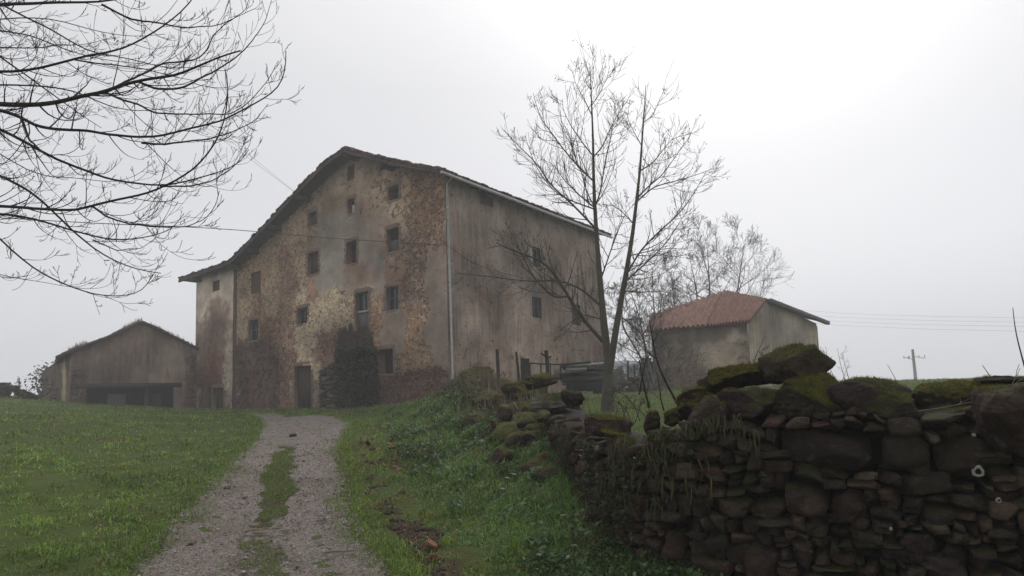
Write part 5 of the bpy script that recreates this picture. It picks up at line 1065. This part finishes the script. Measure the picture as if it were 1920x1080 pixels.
P = np.concatenate([P, P2, P3]); n4 = 5200; px_ = rng.uniform(606, 712, n4); py_ = rng.uniform(630, 740, n4); q4 = np.array([ftz(a_, b_) for a_, b_ in zip(px_, py_)]); kk = fbm(np.stack([q4[:, 0]*.9, q4[:, 1]*.9, 0*px_], -1), 33, 5)+.5-.9*np.hypot((px_-674)/36, (py_-700)/72) > -.12
P4 = HC+q4[kk][:, :1]*HU+q4[kk][:, 1:]*UPV-rng.uniform(.02, .22, kk.sum())[:, None]*HW; P = np.concatenate([P, P4])+np.concatenate([fbm(P*1.3, 9, 3)[:, None]*np.array((.0, .0, .35)), np.zeros((len(P4), 3))])+rng.normal(0, .05, (len(P)+len(P4), 3))
iv = leaves('ivy', P, np.full(len(P), .17), pick(len(P), [(.035, .045, .020), (.05, .062, .028), (.085, .062, .042), (.06, .045, .032), (.08, .095, .045)], (3, 3, 3, 3, .7), .3), None, .1, None, None)
tag(iv, 'dark ivy smothering the outside stair block of the farmhouse', 'ivy')
n = 700; h_ = rng.uniform(0, 1, n); P = s0-su*.1+np.stack([0*h_, 0*h_, .8+h_*(stl-.6)], -1)+rng.normal(0, .28, (n, 3)); tag(leaves('ivy', P, np.full(n, .2), pick(n, [(.03, .045, .018), (.045, .055, .025)], (1, 1), .3), None, .1, None, None), 'ivy clump climbing the far left corner of the barn', 'ivy')
n = 1100; tt = rng.uniform(0, BL+.8, n); P = B0+bu*(tt-.5)[:, None]+bin_*rng.uniform(-.3, 1.2, n)[:, None]+UPV*(np.interp(tt-.5, bt, bz)+.02)[:, None]; w_ = (fbm2(tt, tt*0, 1.1, 88, 3) > -.12); P = P[w_]
blades('roof_tufts', P, .30, .028, .5, pick(len(P), [(.10, .085, .045), (.07, .075, .03), (.14, .11, .065)], (3, 3, 2)))
# ------------------------------------------------------------------ yard things by the long wall: posts, hurdle, planks
M_POST = simple('weathered_post', (.065, .05, .04), (.04, .032, .027), 5, .95, .6)
M_PLANK = simple('green_stained_plank', (.075, .078, .062), (.05, .053, .043), 4, .95, .5); M_PLANKP = simple('pale_plank', (.26, .25, .235), (.19, .18, .17), 4, .9, .4)
def post(px0, y0, px1, y1, d, w, label):
    a, b = at(px0, y0, d), at(px1, y1, d); a[2] = min(a[2], terrain(a[0], a[1])-.05); mb = MB(); Q = smooth_path([a, (a*.5+b*.5)+(.01, .0, 0), b], 8); tube_into(mb, Q, w/2/F*d*np.linspace(1.1, .85, 8), 7)
    return tag(mb.build('fence_post', M_POST, None, a), label, 'post', 'old fence posts by the long wall')
post(935, 715, 932, 655, 18.5, 7, 'leftmost upright old post above the heap'); post(975, 712, 968, 660, 18.8, 5, 'thin leaning post left of the doorway in the long wall')
fp = thing('fence_post', 'forked dark post with a snapped-off branch, tallest beside the hurdle', 'post', tuple(at(1026, 715, 17.5)), 'old fence posts by the long wall')
for pl, w in (([(1028, 722), (1027, 690), (1024, 657)], 8), ([(1026, 672), (1020, 666), (1014, 662)], 3.5), ([(1027, 672), (1034, 668)], 3)):
    mb = MB(); Q = smooth_path(path_px(pl, 17.5), 7); tube_into(mb, Q, w/2/F*17.5, 6); mb.build('upright' if w > 7 else 'branch_stub', M_POST, fp)
hd = thing('hurdle', 'low wooden hurdle of thin rails and slats before the long wall', 'hurdle', tuple(at(1020, 712, 19)))
for pl, w in (([(992, 681), (1025, 683), (1056, 684)], 3), ([(992, 706), (1055, 709)], 2.6)):
    mb = MB(); tube_into(mb, smooth_path(path_px(pl, 19), 6), w/2/F*19, 5); mb.build('rail', M_POST, hd)
for px in (994, 1015, 1033, 1052):
    mb = MB(); tube_into(mb, path_px([(px, 714), (px-1, 681)], 19.05), 2.6/2/F*19, 5); mb.build('slat', M_POST, hd)
mb = MB(); a = at(1037, 684, 19.2); b = at(1050, 684, 19.2); mb.box(a, b-a, (0, 0, -.48), (0, .03, 0)); mb.build('panel', M_PLANKP, hd)
for k, (x0, y0, x1, y1, d, th, m, lab) in enumerate(((1052, 684, 1108, 679, 18.0, 5, M_PLANK, 'dark plank lying uppermost on the pile by the twin-stemmed tree'), (1062, 694, 1100, 692, 17.8, 5, M_PLANKP, 'pale whitewashed plank in the pile by the twin-stemmed tree'), (1050, 703, 1122, 700, 18.1, 7, M_PLANK, 'long dark plank just under the pale one'),
        (1108, 686, 1140, 681, 18.4, 5, M_PLANKP, 'short grey board right of the pile, behind the tree stems'), (1055, 714, 1140, 711, 18.0, 9, M_PLANK, 'broad dark board at the bottom of the pile'), (1100, 694, 1142, 693, 18.3, 6, M_PLANK, 'dark board half hidden behind the twin-stemmed tree'))):
    a, b = at(x0, y0, d), at(x1, y1, d); mb = MB(); h = th/F*d; mb.box(a-(0, 0, h/2), b-a, (0, .45, .03), (0, 0, h)); mb.box(a-(0, -.01, h/2+.05), (b-a)*.2, (0, .4, 0), (0, 0, .045))
    o = tag(mb.build('plank', m, None, a), lab, 'plank', 'planks piled by the long wall')
tw = thing('tarpaulin', 'dark green sagging cover over the plank pile', 'cover', tuple(at(1100, 700, 18.8)))
g_ = np.linspace(0, 1, 22); U_, V_ = np.meshgrid(g_, g_[:9]/g_[8]); a, b = at(1060, 690, 19.0), at(1146, 688, 19.4); P = a+(b-a)*U_[..., None]+np.array((0, .9, 0))*V_[..., None]; P[..., 2] += .16*np.sin(V_*PI)+.05*fbm2(U_*6, V_*3, 1, 3, 3)-.75*(V_ < .01)
i = (np.arange(8)[:, None]*22+np.arange(21)[None]).ravel(); mesh('sheet', P.reshape(-1, 3), [np.stack([i, i+1, i+23, i+22], -1)], simple('tarp_green', (.028, .036, .028), (.018, .024, .02), 6, .6, .2), tw, smooth=True)
# low rubble wall across the gap, low wall at the far left
def rubble(name, label, pts, h, seed, cols, sz=.35):
    a = np.array(pts[0]); t = thing(name, label, 'wall', tuple(a)); mb = MB(); r = np.random.default_rng(seed)
    for p, q in zip(pts[:-1], pts[1:]):
        p, q = np.array(p), np.array(q); L = np.linalg.norm(q-p)
        for k in range(int(L/sz*3.2*(h/.5))):
            c = p+(q-p)*r.uniform(); z = r.uniform(0, h*(.8+.35*math.sin(c[0]*2.1+seed))); W_, Q_ = rock(np.array((.5, .4, .32))*sz*r.uniform(.7, 1.35), 5, 3.4, .2, 4, int(r.integers(1e6)))
            mb.add(W_ @ rotz(r.uniform(0, 3))+c+(0, r.normal(0, .1), z), Q=Q_, col=cols[int(r.integers(len(cols)))]*r.uniform(.7, 1.3))
    mb.build('stonework', M_STONE, t); return t
gp = lambda px, d: (lambda p: (p[0], p[1], float(terrain(p[0], p[1]))))(at(px, 720, d))
rubble('rubble_wall', 'low reddish rubble wall crossing the gap between farmhouse and shed', [gp(1118, 24), gp(1180, 27), gp(1240, 30)], .62, 3, [np.array(c) for c in ((.12, .085, .07), (.10, .08, .065), (.15, .12, .10))], .42)
rubble('rubble_wall', 'dark ruined wall stub on the crest at the far left', [gp(-60, 37), gp(10, 37), gp(62, 37.5)], .85, 4, [np.array(c) for c in ((.06, .05, .042), (.05, .045, .035))], .6)
n = 700; xx = rng.uniform(-34, -27.5, n); P = np.stack([xx, 36.8+rng.normal(0, .3, n), terrain(xx, xx*0+36.8)+rng.uniform(0, 1.0, n)*(1.2+.5*np.sin(xx*1.7))], -1)
bt_ = thing('bramble', 'dark bramble growing over the ruined wall stub at far left', 'bramble', tuple(P[0])); leaves('foliage', P, np.full(n, .16), pick(n, [(.03, .042, .018), (.05, .042, .022), (.04, .055, .02)], (3, 2, 2), .3), None, .2, bt_, None)
# a far pale building glimpsed in the gap
fbn = thing('far_building', 'pale far building glimpsed low in the gap left of the shed', 'building', tuple(at(1178, 700, 85)))
a = at(1163, 700, 85); b = at(1196, 700, 85); mb = MB(); mb.box(a-(0, 0, 3), b-a, (0, 5, 0), (0, 0, 4.0)); mb.build('wall', simple('far_wall_paint', (.42, .45, .5), (.36, .39, .44), 1), fbn)
mb = MB(); mb.add([a+(-.3, -.3, 1.0), b+(.3, -.3, 1.0), b+(.3, 5.3, 1.0), a+(-.3, 5.3, 1.0), a+(-.3, 2.5, 1.9), b+(.3, 2.5, 1.9)], Q=[(0, 1, 5, 4), (2, 3, 4, 5), (3, 2, 1, 0)], T=[(0, 4, 3), (1, 2, 5)]); mb.build('roof', simple('far_roof', (.30, .33, .37), (.25, .28, .32), 1), fbn)
def bush(label, px, d, w, h, seed):
    p = at(px, 700, d); p[2] = terrain(p[0], p[1]); n = 1400; r = np.random.default_rng(seed); q = r.normal(size=(n, 3)); q /= np.linalg.norm(q, axis=1)[:, None]; q *= (r.uniform(.3, 1, n)**.5)[:, None]*(1+.35*fbm(q*2, seed, 3))[:, None]
    P = p+q*np.array((w, w, h/2))+(0, 0, h/2); tag(leaves('far_bush', P, np.full(n, .22), pick(n, [(.03, .045, .025), (.045, .06, .035)], (1, 1), .3), None, .2, None, None), label, 'bush', 'bushes beyond the rubble wall')
bush('dark rounded bush right of the far pale building', 1196, 62, 1.3, 2.6, 3); bush('small dark bush against the farmhouse edge of the gap', 1160, 58, .6, 2.2, 4); bush('dark bush hugging the shed at the right of the gap', 1214, 38, .5, 2.0, 5)
for px, y0, lab in ((1178, 676, 'stake standing nearer the twin-stemmed tree in the gap'), (1190, 684, 'short stake nearer the shed in the gap')):
    mb = MB(); d = 28; a, b = at(px, 712, d), at(px-1, y0, d); tube_into(mb, [a, b], .045, 6); tag(mb.build('fence_stake', M_POST, None, a), lab, 'post', 'stakes in the gap')
# ------------------------------------------------------------------ pole and wires
M_CONC = simple('pole_concrete', (.27, .27, .28), (.21, .21, .22), 2); M_WIRE = simple('cable_black', (.03, .03, .03), (.04, .04, .04), 4, .6, .0)
PD = 95; pb, ptp = at(1718, 722, PD), at(1711, 655, PD); pl_ = thing('utility_pole', 'grey concrete utility pole on the misty crest at the right', 'pole', tuple(pb))
mb = MB(); tube_into(mb, [pb-(0, 0, 3), pb, (pb+ptp)/2, ptp], np.array((.27, .25, .22, .18)), 8); mb.build('mast', M_CONC, pl_)
for x0, x1, y in ((1695, 1712, 671), (1712, 1734, 669)):
    mb = MB(); tube_into(mb, [at(x0, y-1, PD), at(x1, y+3, PD)], .05, 5); arm = mb.build('crossarm', M_CONC, pl_)
    for q in (x0, x1-(x1-x0)*.4 if x0 < 1700 else x1, (x0+x1)/2):
        mb = MB(); c = at(q, y+1, PD); tube_into(mb, [c, c+(0, 0, .35)], .06, 5); mb.build('insulator', M_CONC, arm)
for k, (ya, yb) in enumerate(((586, 596), (594, 604), (602, 612), (609, 621))):
    mb = MB(); ds = (100, 96, 92, 88)[k]; tube_into(mb, smooth_path([at(1500, ya-5, 118), at(1545, ya, 115), at(1730, (ya+yb)/2+2, 100), at(1920, yb, ds), at(2300, yb+10, ds-8)], 24), .017, 4)
    tag(mb.build('power_line', M_WIRE, None, at(1730, 600, 100)), ('uppermost faint power line over the field', 'second faint power line from the top', 'third faint power line from the top', 'lowest faint power line over the field')[k], 'power line', 'power lines right of the shed')
hp = plane_hit(838, 460, HC-HW*.12, HW)
mb = MB(); tube_into(mb, smooth_path([at(-500, 380, 14.5), at(-60, 405, 15.5), at(200, 420, 17), at(370, 426, 19), at(470, 433, 21), at(620, 447, 24), hp], 40), .012, 5)
tag(mb.build('service_cable', M_WIRE, None, hp), 'black service cable sagging from the left across the farmhouse gable', 'cable')
mb = MB(); rp_ = [rtz(px, py) for px, py in ((842, 462), (880, 492), (940, 512), (1000, 525))]; tube_into(mb, smooth_path([hp]+[HC+HW*a-HU*.06+UPV*b for a, b in rp_], 20), .012, 5)
tag(mb.build('wall_cable', M_WIRE, None, hp), 'thin cable sagging along the long side wall of the farmhouse', 'cable')
for k, dx in enumerate((0, 9)):
    mb = MB(); tube_into(mb, smooth_path([at(-60+dx, 60, 16), at(200+dx, 160, 20), at(420+dx, 262-dx*.3, 25), at(549+dx*.2, 358, 28.6)], 24), .006, 4)
    tag(mb.build('roof_wire', M_WIRE, None, at(549, 358, 28.6)), ('upper', 'lower')[1-k]+' of two fine wires rising left from the farmhouse roof edge', 'wire', 'fine wires at the roof edge')
# ------------------------------------------------------------------ broken clay pieces in the bank, bits on the track
M_CLAY = simple('broken_clay', (.9, .9, .9), (.6, .55, .5), 9, .95, .4, True)
r = np.random.default_rng(17)
spots = [(700+r.normal(0, 9)+(q-4)*2.5, 815+q*8+r.normal(0, 3)) for q in range(9)]+[(718+q*4+r.normal(0, 4), 806+q*8) for q in range(10)]+[(745+r.normal(0, 3), 868+q*6) for q in range(4)]+[(696, 905), (704, 918), (690, 930)]
def gpt(px, py):
    for d in np.linspace(4, 30, 900):
        p = at(px, py, d)
        if p[2] < terrain(p[0], p[1]): return p, d
    return at(px, py, 14), 14
for k, (px, py) in enumerate(spots):
    p, d = gpt(px, py); s = r.uniform(.03, .075)*d/11; W_, Q_ = rock((s, s*.7, s*.22), 5, 9, .12, 5, int(r.integers(1e6))); W_ = W_ @ roteuler(r.normal(0, .5), r.normal(0, .5), r.uniform(0, 3)).T+p+(0, 0, s*.3+.03)
    dk = px < 712; c = np.array((.10, .055, .045) if dk else (.22, .115, .08))*r.uniform(.7, 1.25)
    tag(mesh('clay_fragment', W_, [Q_], M_CLAY, None, p, np.tile(c, (len(W_), 1))), 'dull brown broken clay piece in the row beside the track' if dk else 'orange broken clay piece in the row on the bank', 'fragment', 'dull clay fragments by the track' if dk else 'orange clay fragments on the bank')
p, d = gpt(808, 1035); mb = MB()
for (dx, dz, s, c) in ((0, .06, (.05, .035, .028), (.30, .16, .10)), ):
    W_, Q_ = rock(s, 10, 9, .14, 6, 5, .006); mb.add(W_ @ roteuler(.4, .5, .3).T+p+(dx, 0, dz), Q=Q_, col=c)
tag(mb.build('clay_brick', M_CLAY, None, p), 'pale orange broken brick lying nearest, low on the grassy bank', 'brick')
p, d = gpt(812, 1050); mb = MB(); W_, Q_ = rock((.04, .04, .035), 7, 4, .16, 4, 6, .004); mb.add(W_+p+(0, 0, .02), Q=Q_, col=(.14, .045, .025)); tag(mb.build('clay_brick', M_CLAY, None, p), 'dark red brick piece just under the pale orange one', 'brick')
for px, py, s, lab in ((549, 820, .10, 'brown lump on the track crown above the grass strip'), (426, 918, .045, 'dark stone lying in the left rut'), (645, 928, .055, 'dark clod at the right edge of the track'), (355, 1025, .035, 'small dark stone in the near left rut')):
    p, d = gpt(px, py); W_, Q_ = rock((s, s*.8, s*.6), 7, 3, .25, 4, int(px), .004); tag(mesh('loose_stone', W_+p+(0, 0, s*.4), [Q_], M_CLAY, None, p, np.tile((.075, .048, .038), (len(W_), 1))), lab, 'stone')
p, d = gpt(628, 1046); mb = MB(); tube_into(mb, smooth_path([p+(-.10, .0, .05), p+(.0, .02, .06), p+(.09, -.01, .05), p+(.16, .02, .06)], 8), [.006, .012, .012, .011, .011, .01, .008, .005], 6); tag(mb.build('stick', simple('pale_stick', (.24, .21, .18), (.16, .14, .12), 9), None, p), 'short pale stick on the near right rut', 'stick')
# ------------------------------------------------------------------ the mist
x0, x1, y0, y1, z0, z1 = -178, 178, -64, 178, float(GV[:, 2].min())-1.0, 20.0
hz = MB(); hz.box((x0, y0, z0), (x1-x0, 0, 0), (0, y1-y0, 0), (0, 0, z1-z0))
hm = bpy.data.materials.new('mist'); hm.use_nodes = True; t = hm.node_tree; t.nodes.clear(); o_ = t.nodes.new('ShaderNodeOutputMaterial'); pv = t.nodes.new('ShaderNodeVolumePrincipled')
pv.inputs['Color'].default_value = (.93, .94, .97, 1); pv.inputs['Density'].default_value = .0029; pv.inputs['Anisotropy'].default_value = 0.0; t.links.new(pv.outputs[0], o_.inputs['Volume'])
tag(hz.build('haze', hm), kind='stuff')
